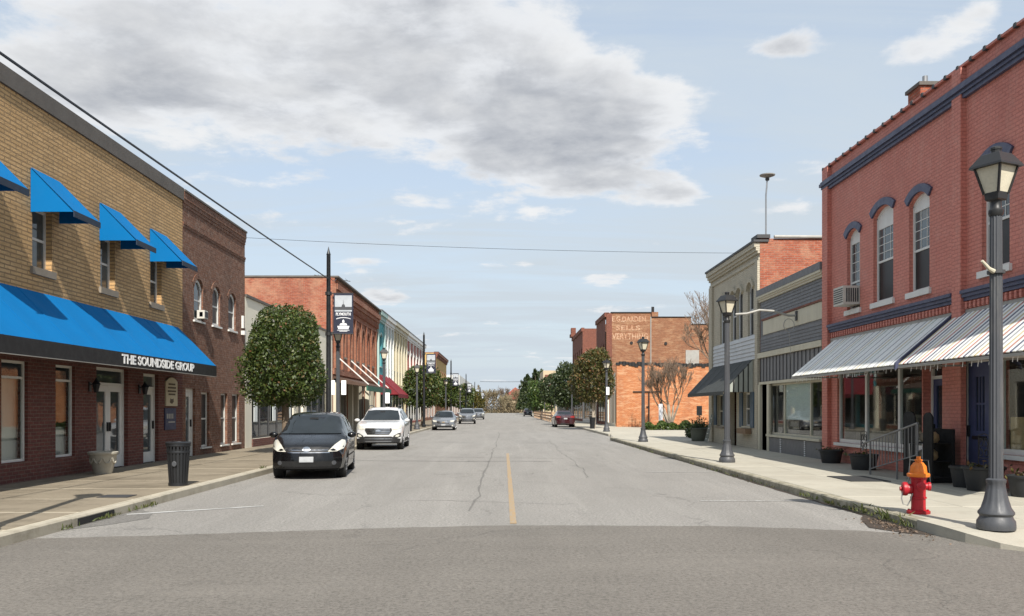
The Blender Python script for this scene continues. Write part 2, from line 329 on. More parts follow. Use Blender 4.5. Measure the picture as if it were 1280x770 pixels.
# ------------------------------------------------------------------ geometry helpers
def link(o): C.objects.link(o); return o
def tag(o, label=None, cat=None, group=None, kind=None):
    for k, v in (('label', label), ('category', cat), ('group', group), ('kind', kind)):
        if v: o[k] = v
    return o
def thing(name, label, cat, loc=(0, 0, 0), rz=0., group=None):
    o = link(bpy.data.objects.new(name, None)); o.location = loc; o.rotation_euler = (0, 0, rz); o.empty_display_size = .2
    return tag(o, label, cat, group)
class Fac:
    """a street facade: plane x = X, outward side sg"""
    def __init__(s, X, sg): s.X, s.sg = X, sg
    def x(s, d): return s.X + s.sg*d
class MB:
    def __init__(s, off=(0, 0, 0)): s.v = []; s.f = []; s.o = Vector(off)
    def add(s, vs, fs):
        b = len(s.v); s.v += [(v[0]-s.o.x, v[1]-s.o.y, v[2]-s.o.z) for v in vs]; s.f += [tuple(b+i for i in f) for f in fs]; return s
    def box(s, x0, x1, y0, y1, z0, z1):
        vs = [(x, y, z) for x in (x0, x1) for y in (y0, y1) for z in (z0, z1)]
        return s.add(vs, [(0, 1, 3, 2), (4, 6, 7, 5), (0, 4, 5, 1), (2, 3, 7, 6), (0, 2, 6, 4), (1, 5, 7, 3)])
    def fb(s, F, y0, y1, d0, d1, z0, z1):
        a, b = sorted((F.x(d0), F.x(d1))); return s.box(a, b, y0, y1, z0, z1)
    def prism(s, pts, ax, a, b):
        n = len(pts)
        def mk(p, t): return {'x': (t, p[0], p[1]), 'y': (p[0], t, p[1]), 'z': (p[0], p[1], t)}[ax]
        vs = [mk(p, a) for p in pts] + [mk(p, b) for p in pts]
        return s.add(vs, [tuple(range(n-1, -1, -1)), tuple(range(n, 2*n))] + [(i, (i+1) % n, n+(i+1) % n, n+i) for i in range(n)])
    def bar(s, p, q, w, h=None):
        p, q = Vector(p), Vector(q); h = h or w; d = (q-p).normalized()
        up = Vector((0, 0, 1)) if abs(d.z) < .95 else Vector((1, 0, 0)); a = d.cross(up).normalized()*w/2; b = a.cross(d).normalized()*h/2
        vs = [c+i*a+j*b for c in (p, q) for i, j in ((-1, -1), (1, -1), (1, 1), (-1, 1))]
        return s.add(vs, [(3, 2, 1, 0), (4, 5, 6, 7)]+[(i, (i+1) % 4, 4+(i+1) % 4, 4+i) for i in range(4)])
    def tube(s, pts, r, n=8, cap=True):
        pts = [Vector(p) for p in pts]; rs = r if isinstance(r, (list, tuple)) else [r]*len(pts); vs = []; fs = []
        ref = None
        for i, p in enumerate(pts):
            d = (pts[min(i+1, len(pts)-1)]-pts[max(i-1, 0)]).normalized()
            if ref is None: ref = Vector((0, 0, 1)) if abs(d.z) < .9 else Vector((1, 0, 0))
            a = d.cross(ref).normalized(); b = d.cross(a).normalized(); ref = -b if False else ref
            for k in range(n): t = 2*math.pi*k/n; vs.append(p+rs[i]*(math.cos(t)*a+math.sin(t)*b))
        for i in range(len(pts)-1):
            for k in range(n): fs.append((i*n+k, i*n+(k+1) % n, (i+1)*n+(k+1) % n, (i+1)*n+k))
        if cap: fs.append(tuple(range(n-1, -1, -1))); fs.append(tuple((len(pts)-1)*n+k for k in range(n)))
        return s.add(vs, fs)
    def lathe(s, prof, c=(0, 0, 0), n=16, flute=0., nf=12, rot=0., ax='z', zf=None):
        vs = []; fs = []
        for r, z in prof:
            for k in range(n):
                t = 2*math.pi*k/n+rot
                rr = r*(1-flute*(.5+.5*math.cos(nf*t))) if (flute and (zf is None or zf[0] <= z <= zf[1])) else r
                p = (rr*math.cos(t), rr*math.sin(t), z)
                if ax == 'x': p = (z, p[0], p[1])
                if ax == 'y': p = (p[0], z, p[1])
                vs.append((p[0]+c[0], p[1]+c[1], p[2]+c[2]))
        m = len(prof)
        for i in range(m-1):
            for k in range(n): fs.append((i*n+k, i*n+(k+1) % n, (i+1)*n+(k+1) % n, (i+1)*n+k))
        fs.append(tuple(range(n-1, -1, -1))); fs.append(tuple((m-1)*n+k for k in range(n)))
        return s.add(vs, fs)
    def mesh(s, name, mat, smooth=None):
        me = bpy.data.meshes.new(name); me.from_pydata(s.v, [], s.f)
        bm = bmesh.new(); bm.from_mesh(me); bmesh.ops.remove_doubles(bm, verts=bm.verts, dist=1e-5); bmesh.ops.recalc_face_normals(bm, faces=bm.faces); bm.to_mesh(me); bm.free()
        if smooth: me.shade_smooth(); me.set_sharp_from_angle(angle=R(smooth))
        me.materials.append(MATS[mat]); return me
    def build(s, name, mat, parent=None, smooth=None, kind=None, label=None):
        o = link(bpy.data.objects.new(name, s.mesh(name, mat, smooth)))
        if parent: o.parent = parent
        return tag(o, label, kind=kind)
def inst(name, me, parent, loc, rot=(0, 0, 0)):
    o = link(bpy.data.objects.new(name, me)); o.parent = parent; o.location = loc; o.rotation_euler = rot; return o
def kids(o): return list(o.children)
def copy_tree(o, parent=None):
    c = o.copy(); C.objects.link(c); c.parent = parent
    for ch in kids(o): copy_tree(ch, c)
    return c
def recopy(o, loc, rz=None, label=None, scale=None):
    c = copy_tree(o); c.location = loc
    if rz is not None: c.rotation_euler = (0, 0, rz)
    if label: c['label'] = label
    if scale: c.scale = scale
    return c
def text_verts(s, bold=.0, spacing=1.):
    cu = bpy.data.curves.new('t', 'FONT'); cu.body = s; cu.size = 1; cu.offset = bold; cu.extrude = .02; cu.resolution_u = 3; cu.space_character = spacing
    ob = bpy.data.objects.new('t', cu); C.objects.link(ob); bpy.context.view_layer.update()
    me = bpy.data.meshes.new_from_object(ob.evaluated_get(bpy.context.evaluated_depsgraph_get()))
    v = np.array([tuple(x.co) for x in me.vertices]); f = [tuple(p.vertices) for p in me.polygons]
    bpy.data.objects.remove(ob); bpy.data.curves.remove(cu); bpy.data.meshes.remove(me)
    v[:, 0] -= v[:, 0].min(); v[:, 0] /= v[:, 0].max(); v[:, 1] -= v[:, 1].min(); v[:, 1] /= v[:, 1].max(); v[:, 2] = (v[:, 2]-v[:, 2].min())/.04
    return v, f
def text_part(name, s, mat, parent, off, org, ux, uz, un, w, h, depth, bold=.02, spacing=1.):
    """text in the plane at org spanned by unit vectors ux, uz, raised along un"""
    v, f = text_verts(s, bold, spacing); org, ux, uz, un = map(Vector, (org, ux, uz, un)); mb = MB(off)
    mb.add([org+ux*(a*w)+uz*(b*h)+un*(c*depth) for a, b, c in v], f); return mb.build(name, mat, parent)

def arch_pts(y0, y1, z1, rise, n=10):
    """points of a segmental arch from (y0, z1-rise) over (mid, z1) to (y1, z1-rise)"""
    hw = (y1-y0)/2; r = (hw*hw+rise*rise)/(2*rise); cz = z1-r; a = math.asin(min(1, hw/r)); a = math.pi-a if rise > hw else a
    return [((y0+y1)/2+r*math.sin(-a+2*a*i/n), cz+r*math.cos(-a+2*a*i/n)) for i in range(n+1)]
def wall_open(mb, F, y0, y1, z0, z1, ops, d=0., depth=.22):
    ys = sorted({y0, y1, *[o[0] for o in ops], *[o[1] for o in ops]}); zs = sorted({z0, z1, *[o[2] for o in ops], *[o[3] for o in ops]})
    x = F.x(d); xi = F.x(d-depth)
    for a, b in zip(ys, ys[1:]):
        for c, e in zip(zs, zs[1:]):
            my, mz = (a+b)/2, (c+e)/2
            if any(o[0] < my < o[1] and o[2] < mz < o[3] for o in ops): continue
            mb.add([(x, a, c), (x, b, c), (x, b, e), (x, a, e)], [(0, 1, 2, 3)])
    for o in ops:
        a, b, c, e = o[:4]; rise = o[4] if len(o) > 4 else 0
        top = e-rise
        for p, q in (((a, c), (b, c)), ((a, c), (a, top)), ((b, c), (b, top))) + ((((a, e), (b, e)),) if not rise else ()):
            mb.add([(x, *p), (x, *q), (xi, *q), (xi, *p)], [(0, 1, 2, 3)])
        if rise:
            ap = arch_pts(a, b, e, rise)
            for (p, q) in zip(ap, ap[1:]):
                mb.add([(x, *p), (x, *q), (xi, *q), (xi, *p)], [(0, 1, 2, 3)])
                mb.add([(x, *p), (x, *q), (x, q[0], e), (x, p[0], e)], [(0, 1, 2, 3)])
    return mb
def shell(F, y0, y1, back, z0, z1, parent, off, mat, roof='roofing', rz=None, wt=.25, name='wall'):
    """side and back walls (with thickness) plus a roof; the street front is built by wall_open"""
    xb = F.X-F.sg*back; xf = F.X-F.sg*.002; lo, hi = min(xb, xf), max(xb, xf)
    MB(off).box(lo, hi, y0, y0+wt, z0, z1).box(lo, hi, y1-wt, y1, z0, z1).box(*sorted((xb, xb+F.sg*wt)), y0+wt, y1-wt, z0, z1).build('side_wall', mat, parent)
    rz = rz or z1-.5
    MB(off).box(lo+wt+.002, hi-.06, y0+wt+.002, y1-wt-.002, rz-.2, rz).build('roof', roof, parent)
    MB(off).box(*sorted((F.x(-.02), F.x(-.22))), y0+wt+.003, y1-wt-.003, z1-.5+.002, z1-.001).build('parapet', mat, parent)
def window(parent, off, F, y0, y1, z0, z1, rise=0., rec=.11, fw=.055, frame='white_trim', pane='glass_dark', pane_low=None, meet=None, nx=0, nz=0, sill=None, sill_mat='stone_sill', hood=None, hood_mat='navy_trim', hood_d=.075, infill=None, name='window', low_muntin=False):
    d0, d1 = -rec-.05, -rec
    fr = MB(off); top = z1-rise
    fr.fb(F, y0, y0+fw, d0, d1, z0, top).fb(F, y1-fw, y1, d0, d1, z0, top).fb(F, y0+fw, y1-fw, d0, d1, z0, z0+fw)
    if rise:
        ap = arch_pts(y0, y1, z1, rise); ip = arch_pts(y0+fw, y1-fw, z1-fw, rise-fw*.2)
        for i in range(len(ap)-1): fr.prism([ap[i], ap[i+1], ip[i+1], ip[i]], 'x', *sorted((F.x(d0), F.x(d1))))
    else: fr.fb(F, y0+fw, y1-fw, d0, d1, z1-fw, z1)
    w = fr.build(name, frame, parent)
    gy0, gy1, gz0 = y0+fw, y1-fw, z0+fw; gd = (d0-.0, d0+.018)
    gtop = (z1-fw) if not rise else (top if infill else z1-fw)
    if infill and rise:
        ap = arch_pts(y0+fw, y1-fw, z1-fw, rise-fw*.2); MB(off).prism([(gy0, top-infill)]+ap+[(gy1, top-infill)], 'x', *sorted((F.x(d0+.005), F.x(d1-.012)))).build('arch_panel', frame, w); gtop = top-infill
    def pane_mb(a, b, c, e, arch=False):
        mb = MB(off)
        if arch: ap = arch_pts(a, b, z1-fw, rise-fw*.2); mb.prism([(a, c)]+ap+[(b, c)], 'x', *sorted((F.x(gd[0]), F.x(gd[1]))))
        else: mb.fb(F, a, b, *gd, c, e)
        return mb
    archp = bool(rise) and not infill
    if meet:
        MB(off).fb(F, gy0, gy1, d0+.005, d1-.008, meet-.025, meet+.025).build('meeting_rail', frame, w)
        pane_mb(gy0, gy1, gz0, meet-.025).build('pane', pane_low or pane, w); pane_mb(gy0, gy1, meet+.025, gtop, archp).build('pane', pane, w)
    else: pane_mb(gy0, gy1, gz0, gtop, archp).build('pane', pane, w)
    zl = (meet+.025) if meet else gz0
    for i in range(1, nx+1):
        y = gy0+(gy1-gy0)*i/(nx+1); MB(off).fb(F, y-.008, y+.008, d0+.012, d0+.028, zl, gtop).build('muntin', frame, w)
    for i in range(1, nz+1):
        z = zl+(gtop-zl)*i/(nz+1); MB(off).fb(F, gy0, gy1, d0+.010, d0+.026, z-.008, z+.008).build('muntin', frame, w)
    if sill: MB(off).fb(F, y0-.08, y1+.08, -rec+.002, .06, z0-sill, z0-.002).build('sill', sill_mat, w)
    if hood:
        ap = arch_pts(y0-.02, y1+.02, z1+.02, rise, 10); op = arch_pts(y0-.02-hood*.75, y1+.02+hood*.75, z1+.02+hood, rise+.02, 10); mb = MB(off)
        for i in range(10): mb.prism([ap[i], ap[i+1], op[i+1], op[i]], 'x', *sorted((F.x(.002), F.x(hood_d))))
        mb.build('hood', hood_mat, w)
    return w
def storefront(parent, off, F, ys, z0, z1, rec=.06, fw=.07, frame='white_trim', pane='glass_clear', name='shop_window', transom=None):
    """mullions at ys; one pane object between each pair"""
    d0, d1 = -rec-.06, -rec; fr = MB(off)
    fr.fb(F, ys[0], ys[-1], d0, d1, z0, z0+fw).fb(F, ys[0], ys[-1], d0, d1, z1-fw, z1)
    for y in ys: 
        a = max(ys[0], y-fw/2); b = min(ys[-1], y+fw/2); fr.fb(F, a, b, d0-.004, d1+.004, z0+fw, z1-fw)
    w = fr.build(name, frame, parent)
    for a, b in zip(ys, ys[1:]):
        MB(off).fb(F, a+fw/2, b-fw/2, d0+.02, d0+.03, z0+fw, (transom or z1)-fw).build('pane', pane, w)
        if transom:
            MB(off).fb(F, a+fw/2, b-fw/2, d0+.002, d1-.002, transom-fw, transom).build('transom_bar', frame, w)
            MB(off).fb(F, a+fw/2, b-fw/2, d0+.02, d0+.03, transom, z1-fw).build('pane', pane, w)
    return w
def door(parent, off, F, y0, y1, z0, z1, rec=.12, mat='white_trim', frame='white_trim', fw=.07, pane='glass_dark', glass=(.14, .1, .3, .12), transom=None, handle_left=True, leaf_split=False, nx=0, nz=0):
    d0, d1 = -rec-.06, -rec; fr = MB(off)
    zt = transom or z1
    fr.fb(F, y0, y0+fw, d0-.02, d1+.02, z0, z1).fb(F, y1-fw, y1, d0-.02, d1+.02, z0, z1).fb(F, y0+fw, y1-fw, d0-.02, d1+.02, z1-fw, z1)
    if transom: fr.fb(F, y0+fw, y1-fw, d0-.02, d1+.02, zt-fw/2, zt+fw/2)
    fo = fr.build('door_frame', frame, parent)
    if transom: MB(off).fb(F, y0+fw, y1-fw, d0+.01, d0+.03, zt+fw/2, z1-fw).build('pane', pane, fo)
    a, b = y0+fw+.004, y1-fw-.004; e = (zt-fw/2 if transom else z1-fw)-.004; c = z0+.01
    spans = [(a, (a+b)/2-.003), ((a+b)/2+.003, b)] if leaf_split else [(a, b)]
    for i, (p, q) in enumerate(spans):
        l, r_, bo, to = glass; gy0, gy1, gz0, gz1 = p+l, q-l, c+bo, e-to; mb = MB(off)
        mb.fb(F, p, gy0, d0, d1, c, e).fb(F, gy1, q, d0, d1, c, e).fb(F, gy0, gy1, d0, d1, c, gz0).fb(F, gy0, gy1, d0, d1, gz1, e)
        dr = mb.build('door', mat, parent)
        MB(off).fb(F, gy0, gy1, d0+.015, d0+.03, gz0, gz1).build('pane', pane, dr)
        for k in range(1, nx+1): y = gy0+(gy1-gy0)*k/(nx+1); MB(off).fb(F, y-.02, y+.02, d0+.031, d1-.005, gz0, gz1).build('muntin', mat, dr)
        for k in range(1, nz+1): z = gz0+(gz1-gz0)*k/(nz+1); MB(off).fb(F, gy0, gy1, d0+.032, d1-.003, z-.02, z+.02).build('muntin', mat, dr)
        hy = (q-.06) if (handle_left == (i == 0)) else (p+.06)
        MB(off).fb(F, hy-.015, hy+.015, d1, d1+.05, c+.9, c+1.12).build('handle', 'black_metal', dr)
    return fo
def room(parent, off, F, y0, y1, z0, z1, depth=1.6, d=-.2, mat='interior'):
    xa, xb = F.x(d), F.x(d-depth); mb = MB(off)
    mb.add([(xb, y0, z0), (xb, y1, z0), (xb, y1, z1), (xb, y0, z1)], [(0, 1, 2, 3)])
    for y in (y0, y1): mb.add([(xa, y, z0), (xb, y, z0), (xb, y, z1), (xa, y, z1)], [(0, 1, 2, 3)])
    for z in (z0, z1): mb.add([(xa, y0, z), (xb, y0, z), (xb, y1, z), (xa, y1, z)], [(0, 1, 2, 3)])
    return mb.build('interior', mat, parent)
def slope_awning(parent, off, F, y0, y1, zt, zb, depth, val, mat, vmat, name='awning', ends=True, d=.01, soffit=True, thick=.02, end_mat=None):
    """canvas awning: sloped top sheet, closed end cheeks, front valance"""
    x0, x1 = F.x(d), F.x(depth); mb = MB(off); t = thick
    nb = max(1, round((y1-y0)/1.2)); ny = nb*8; nx = 6; rw = random.Random(int(y0*10)); wr = [rw.uniform(-.006, .006) for _ in range(ny+1)]; vs = []
    for k in (0, 1):
        for i in range(ny+1):
            for j in range(nx+1):
                u = j/nx; sag = .030*math.sin(math.pi*(i % 8)/8)**2*math.sin(math.pi*u)+wr[i]*math.sin(math.pi*u)*(0 if i % 8 == 0 else 1)
                vs.append((x0+(x1-x0)*u, y0+(y1-y0)*i/ny, zt+(zb-zt)*u-sag-k*t))
    q_ = nx+1; N_ = (ny+1)*q_; fs = []
    for i in range(ny):
        for j in range(nx): a = i*q_+j; fs += [(a, a+1, a+q_+1, a+q_), (N_+a, N_+a+q_, N_+a+q_+1, N_+a+1)]
    mb.add(vs, fs)
    aw = mb.build(name, mat, parent, smooth=50)
    if nb > 1:
        for i in range(1, nb): y = y0+(y1-y0)*i/nb; MB(off).bar((x0, y, zt+.001), (x1, y, zb+.001), .025, .010).build('seam', mat, aw)
    if ends:
        for y in (y0+.004, y1-.024):
            MB(off).prism([(x0, zt-t-.004), (x1-F.sg*.01, zb-t-.004), (x1-F.sg*.01, zb-val*.2), (x0, zb-val*.2)], 'y', y, y+.02).build('end_panel', end_mat or mat, aw)
    MB(off).fb(F, y0, y1, depth, depth+.015, zb-val, zb-.002).build('valance', vmat, aw)
    return aw
# vegetation
def leaf_cloud(n, sampler, size, seed, flat=.0):
    r = np.random.default_rng(seed); P = sampler(r, n)
    a = r.normal(size=(n, 3)); a /= np.linalg.norm(a, axis=1)[:, None]; b = np.cross(a, r.normal(size=(n, 3))); b /= np.linalg.norm(b, axis=1)[:, None]
    s = size*(.6+.8*r.random(n))[:, None]
    v = np.stack([P-a*s, P+b*s*.5, P+a*s, P-b*s*.5], 1).reshape(-1, 3); f = [(4*i, 4*i+1, 4*i+2, 4*i+3) for i in range(n)]
    return v, f
def cloud_obj(name, v, f, mat, parent=None, kind=None):
    me = bpy.data.meshes.new(name); me.from_pydata(v.tolist(), [], f); me.materials.append(MATS[mat])
    o = link(bpy.data.objects.new(name, me)); o.parent = parent; return tag(o, kind=kind)
def ball_sampler(c, rad, lump=.12, hollow=.45, seed=1, box=.0, low=.9):
    rr = np.random.default_rng(seed); K = rr.normal(size=(60, 3)); K /= np.linalg.norm(K, axis=1)[:, None]; A = rr.uniform(-1, 1, 60)
    def f(r, n):
        d = r.normal(size=(n, 3)); d /= np.linalg.norm(d, axis=1)[:, None]
        w = np.exp(14*(d@K.T-1))@A
        t = (hollow**3+(1-hollow**3)*r.random(n))**(1/3)
        ex = np.where(d[:, 2] < 0, 2+box+low, 2+box); flat = 1/np.power((np.abs(d)**ex[:, None]).sum(1), 1/ex)
        fr = np.where(r.random(n) < .07, r.random(n)*.12, 0); q = d*(t*flat*(1+lump*w)+fr+r.normal(size=n)*.02)[:, None]; return np.array(c)+q*np.array(rad)
    return f
def branches(mb, p, d, L, r, lev, rnd, spread=.5, up=.15, kids_=(3, 4), seg=3, n=5, minr=.006, shrink=.68):
    pts = [Vector(p)]; dd = Vector(d).normalized()
    for i in range(seg):
        dd = (dd+Vector((rnd.gauss(0, .12), rnd.gauss(0, .12), rnd.gauss(0, .08)+up*.3))).normalized(); pts.append(pts[-1]+dd*L/seg)
    mb.tube(pts, [max(minr, r*(1-.45*i/seg)) for i in range(seg+1)], n if lev > 1 else 3, cap=False)
    if lev <= 0: return
    for k in range(rnd.randint(*kids_)):
        t = rnd.uniform(.45, 1.); i = min(seg-1, int(t*seg)); q = pts[i].lerp(pts[i+1], t*seg-i)
        nd = (dd+Vector((rnd.gauss(0, spread), rnd.gauss(0, spread), rnd.gauss(0, spread*.6)+up))).normalized()
        branches(mb, q, nd, L*shrink*rnd.uniform(.75, 1.15), max(minr, r*.52), lev-1, rnd, spread, up, kids_, seg, n, minr, shrink)
# ------------------------------------------------------------------ the setting
WZ = .14
XL, XR = -9.6, 9.2; KL, KR, KR2 = -5.8, 5.45, 6.1
FL, FR = Fac(XL, 1), Fac(XR, -1)
def struct(mb, name, mat): o = mb.build(name, mat); o['kind'] = 'structure'; return o
struct(MB().add([(-3000, -400, -.03), (3000, -400, -.03), (3000, 4500, -.03), (-3000, 4500, -.03)], [(0, 1, 2, 3)]), 'ground', 'earth')
struct(MB().add([(-6.2, -40, 0), (6.9, -40, 0), (6.9, 318, 0), (-6.2, 318, 0)], [(0, 1, 2, 3)]), 'road', 'asphalt_old')
# cross street, its edge a little wavy where the new asphalt meets the old
ex = np.linspace(-6.3, 5.9, 60); ey = np.interp(ex, [-6.3, -4.5, -2, 0, 3, 4.7, 5.9], [10.55, 10.85, 11.5, 11.85, 11.75, 11.3, 10.6])+rng.normal(0, .018, 60)
vs = [(-90, -9, .005), (90, -9, .005), (90, 8.6, .005), (8, 8.7, .005)]+[(x, y, .005) for x, y in zip(ex[::-1], ey[::-1])]+[(-8, 8.6, .005), (-90, 8.5, .005)]
struct(MB().add(vs, [tuple(range(len(vs)))]), 'cross_street', 'asphalt_new')
struct(MB().add([(-90, 318, 0), (90, 318, 0), (90, 326, 0), (-90, 326, 0)], [(0, 1, 2, 3)]), 'far_street', 'asphalt_old')
# crack sealing across the road and the paving seam beside the yellow line
def wavy_strip(p, q, w, z, amp, n=40, seed=0):
    r = np.random.default_rng(seed); p, q = np.array(p), np.array(q); t = np.linspace(0, 1, n)[:, None]; c = p+(q-p)*t; d = (q-p)/np.linalg.norm(q-p); nn = np.array([-d[1], d[0]])
    off = np.cumsum(r.normal(0, amp, n)); off -= np.linspace(off[0], off[-1], n); ww = w*(.5+.8*r.random(n))
    a = c+nn*(off+ww/2)[:, None]; b = c+nn*(off-ww/2)[:, None]
    return [(*x, z) for x in a]+[(*x, z) for x in b], [(i, i+1, n+i+1, n+i) for i in range(n-1)]
seal = MB()
for i, (p, q, w) in enumerate([((-5.7, 26.9), (1.5, 26.2), .14), ((-3.6, 28.8), (3.2, 27.6), .05), ((-.55, 13.5), (-.35, 60), .05), ((1.9, 20), (2.3, 44), .03), ((-5.6, 41), (4.8, 40), .06), ((-1.7, 15.1), (1.2, 14.6), .02)]):
    seal.add(*wavy_strip(p, q, w, .0035, .03, 60, i))
o = seal.build('crack_seal', 'asphalt_seal'); o['kind'] = 'stuff'; tag(o, 'dark sealed cracks wandering over the old grey asphalt', 'road crack')
# painted lines
def line(name, pts, mat, label, cat='road marking', group=None):
    mb = MB()
    for (x0, x1, y0, y1) in pts: mb.add([(x0, y0, .006), (x1, y0, .006), (x1, y1, .006), (x0, y1, .006)], [(0, 1, 2, 3)])
    o = mb.build(name, mat); return tag(o, label, cat, group, 'structure')
line('centre_line', [(.085, .175, 12.0+i*.9, 12.9+i*.9) for i in range(21)], 'line_yellow', 'faded yellow centre line on the grey road')
def slanted(name, p, q, w, mat, label):
    mb = MB().add(*wavy_strip(p, q, w, .0065, .002, 12, 3)); return tag(mb.build(name, mat), label, 'road marking', None, 'structure')
slanted('parking_line', (-5.7, 13.05), (-3.95, 14.2), .085, 'line_white', 'white parking line beside the black bin')
slanted('parking_line', (-5.6, 20.6), (-3.7, 20.4), .085, 'line_white_worn', 'worn white parking line under the nose of the black hatchback')
slanted('parking_line', (3.4, 15.0), (5.35, 15.0), .085, 'line_white_worn', 'worn white parking line opposite the grey shop')
slanted('parking_line', (3.6, 21.8), (5.35, 21.8), .085, 'line_white_worn', 'worn white parking line opposite the striped awning')
# pavements made of slabs
def slab_mesh(name, w, l, mat, t=.1):
    b = .012; mb = MB(); a = [(-w/2, -l/2), (w/2, -l/2), (w/2, l/2), (-w/2, l/2)]; i = [(x*(1-2*b/w), y*(1-2*b/l)) for x, y in a]
    mb.add([(x, y, -t) for x, y in a]+[(x, y, -.008) for x, y in a]+[(x, y, 0) for x, y in i], [(8, 9, 10, 11)]+[(k, (k+1) % 4, 4+(k+1) % 4, 4+k) for k in range(4)]+[(4+k, 4+(k+1) % 4, 8+(k+1) % 4, 8+k) for k in range(4)])
    return mb.mesh(name, mat)
def pavement(name, xs, y0, y1, step, gap, mat, joint, far, kx, kw, kmat):
    lo, hi = xs[0], xs[-1]
    o = struct(MB().box(lo, hi, y0, y1, .0, WZ-(.004 if joint == 'joint' else .012)), name, joint)
    for a, b in zip(xs, xs[1:]):
        me = slab_mesh('slab', b-a-gap, step-gap, mat); y = y0+step/2
        while y < y1: inst('slab', me, o, ((a+b)/2, y, WZ+random.uniform(-.0015, .003))); y += step
    if far: MB().box(lo, hi, y1+.002, far, .0, WZ).build('slab_run', mat, o)
    ks = sorted((kx, kx+kw)); step2 = 3.0; me = None; y = y0
    end = far or y1
    mk = MB().prism([(-abs(kw)/2, -WZ-.03), (abs(kw)/2, -WZ-.03), (abs(kw)/2, -.02), (abs(kw)/2-.02, .003), (-abs(kw)/2+.02, .003), (-abs(kw)/2, -.02)], 'y', -step2/2+.004, step2/2-.004).mesh('kerb_stone', kmat)
    while y < min(end, 140): inst('kerb_stone', mk, o, (sum(ks)/2, y+step2/2, WZ+random.uniform(-.004, .004))); y += step2
    if end > 140: MB().box(ks[0], ks[1], y, end, -.03, WZ+.002).build('kerb_run', kmat, o)
    return o
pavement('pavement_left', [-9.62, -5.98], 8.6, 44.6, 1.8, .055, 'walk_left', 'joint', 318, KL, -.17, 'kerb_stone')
pavement('pavement_right', [5.62, 6.84, 8.05, 9.22], 11.4, 44.4, 1.5, .014, 'walk_right', 'joint_dark', None, KR, .165, 'kerb_mossy')
pavement('pavement_right_far', [6.27, 7.75, 9.22], 50.4, 80.4, 1.5, .014, 'walk_right', 'joint_dark', 318, KR2, .165, 'kerb_paint')
# driveway apron and the open lot beside the ruined wall
struct(MB().add([(5.5, 44.6, .01), (6.2, 50.3, .01), (6.2, 50.3, .128), (5.62, 44.4, .128)], [(0, 1, 2, 3)]).add([(5.62, 44.4, .128), (9.22, 44.4, .128), (9.22, 50.4, .128), (6.2, 50.4, .128)], [(0, 1, 2, 3)]), 'driveway', 'walk_right')
struct(MB().add([(9.22, 38.6, .12), (22, 38.6, .12), (22, 71, .12), (9.22, 71, .12)], [(0, 1, 2, 3)]), 'lot', 'walk_right')
# right corner: the pavement rounds off and ramps down to the cross street
cp = [(5.45, 11.4), (5.45, 10.75), (5.50, 10.3), (5.66, 9.85), (5.95, 9.5), (6.5, 9.2), (7.5, 9.0), (14, 8.9)]
hz = [.14, .14, .12, .07, .03, .02, .02, .02]
vs = [(x, y, h) for (x, y), h in zip(cp, hz)]+[(14, 11.4, WZ), (9.2, 11.4, WZ), (7.2, 11.4, WZ)]+[(6.0, 11.2, WZ), (6.05, 10.9, WZ), (6.3, 10.5, WZ), (7.4, 10.2, WZ), (14, 10.2, WZ)]
k = len(cp)
corner = MB().add(vs, [(0, 1, 11), (0, 11, 10), (1, 2, 12, 11), (2, 3, 13, 12), (3, 4, 13), (4, 5, 14, 13), (5, 6, 14), (6, 7, 15, 14), (10, 11, 12, 13, 14, 9), (9, 14, 15, 8)])
corner.add([(x, y, h) for (x, y), h in zip(cp, hz)]+[(x, y, -.02) for x, y in cp], [(i, i+1, k+i+1, k+i) for i in range(k-1)])
struct(corner, 'pavement_corner', 'walk_right')
# storm drain in the left kerb
dr = thing('storm_drain', 'dark storm drain mouth in the left kerb with a sunken patch', 'storm drain', (KL, 12.3, 0))
MB((KL, 12.3, 0)).box(KL-.10, KL+.006, 11.75, 12.85, .012, .105).build('mouth', 'tar', dr)
MB((KL, 12.3, 0)).add([(KL+.01, 11.4, .004), (KL+.35, 11.9, .004), (KL+.62, 12.6, .004), (KL+.4, 13.3, .004), (KL+.01, 13.7, .004)], [(0, 1, 2, 3, 4)]).build('sunken_patch', 'asphalt_seal', dr)
MB((KL, 12.3, 0)).box(KL-.9, KL-.4, 14.2, 14.6, WZ+.002, WZ+.010).build('access_cover', 'dark_trim', dr)
# ------------------------------------------------------------------ LEFT: tan brick building with blue awnings
def root_for(name, label, F, y0, y1, cat='building'):
    r = thing(name, label, cat, (F.X, (y0+y1)/2, 0)); return r, tuple(r.location)
F = FL
b, o = root_for('tan_brick_building', 'tan brick two-storey building with bright blue awnings', F, 11.6, 25.8)
upw = [(14.72, 15.49), (17.58, 18.35), (20.55, 21.32), (23.45, 24.22)]
lw = [(13.0, 13.95), (14.6, 15.5), (16.5, 17.42), (18.5, 19.33)]
mb = MB(o); wall_open(mb, F, 11.6, 25.8, 3.3, 8.16, [(a, c, 4.5, 5.75) for a, c in upw]); mb.build('upper_wall', 'tan_brick', b)
mb = MB(o); wall_open(mb, F, 11.6, 25.8, WZ-.1, 3.3, [(a, c, .55, 2.55) for a, c in lw]+[(20.35, 22.05, WZ-.1, 2.6), (23.0, 24.0, WZ-.1, 2.55)], d=.0); mb.build('lower_wall', 'veneer_brick', b)
shell(F, 11.6, 25.8, 16, 0, 8.16, b, o, 'tan_brick')
MB(o).fb(F, 11.5, 25.795, -.35, .05, 7.82, 8.18).build('coping', 'coping', b)
for i, (a, c) in enumerate(upw): window(b, o, F, a, c, 4.5, 5.75, meet=5.12, pane='glass_mid', pane_low='glass_mid', sill=.15, rec=.13)
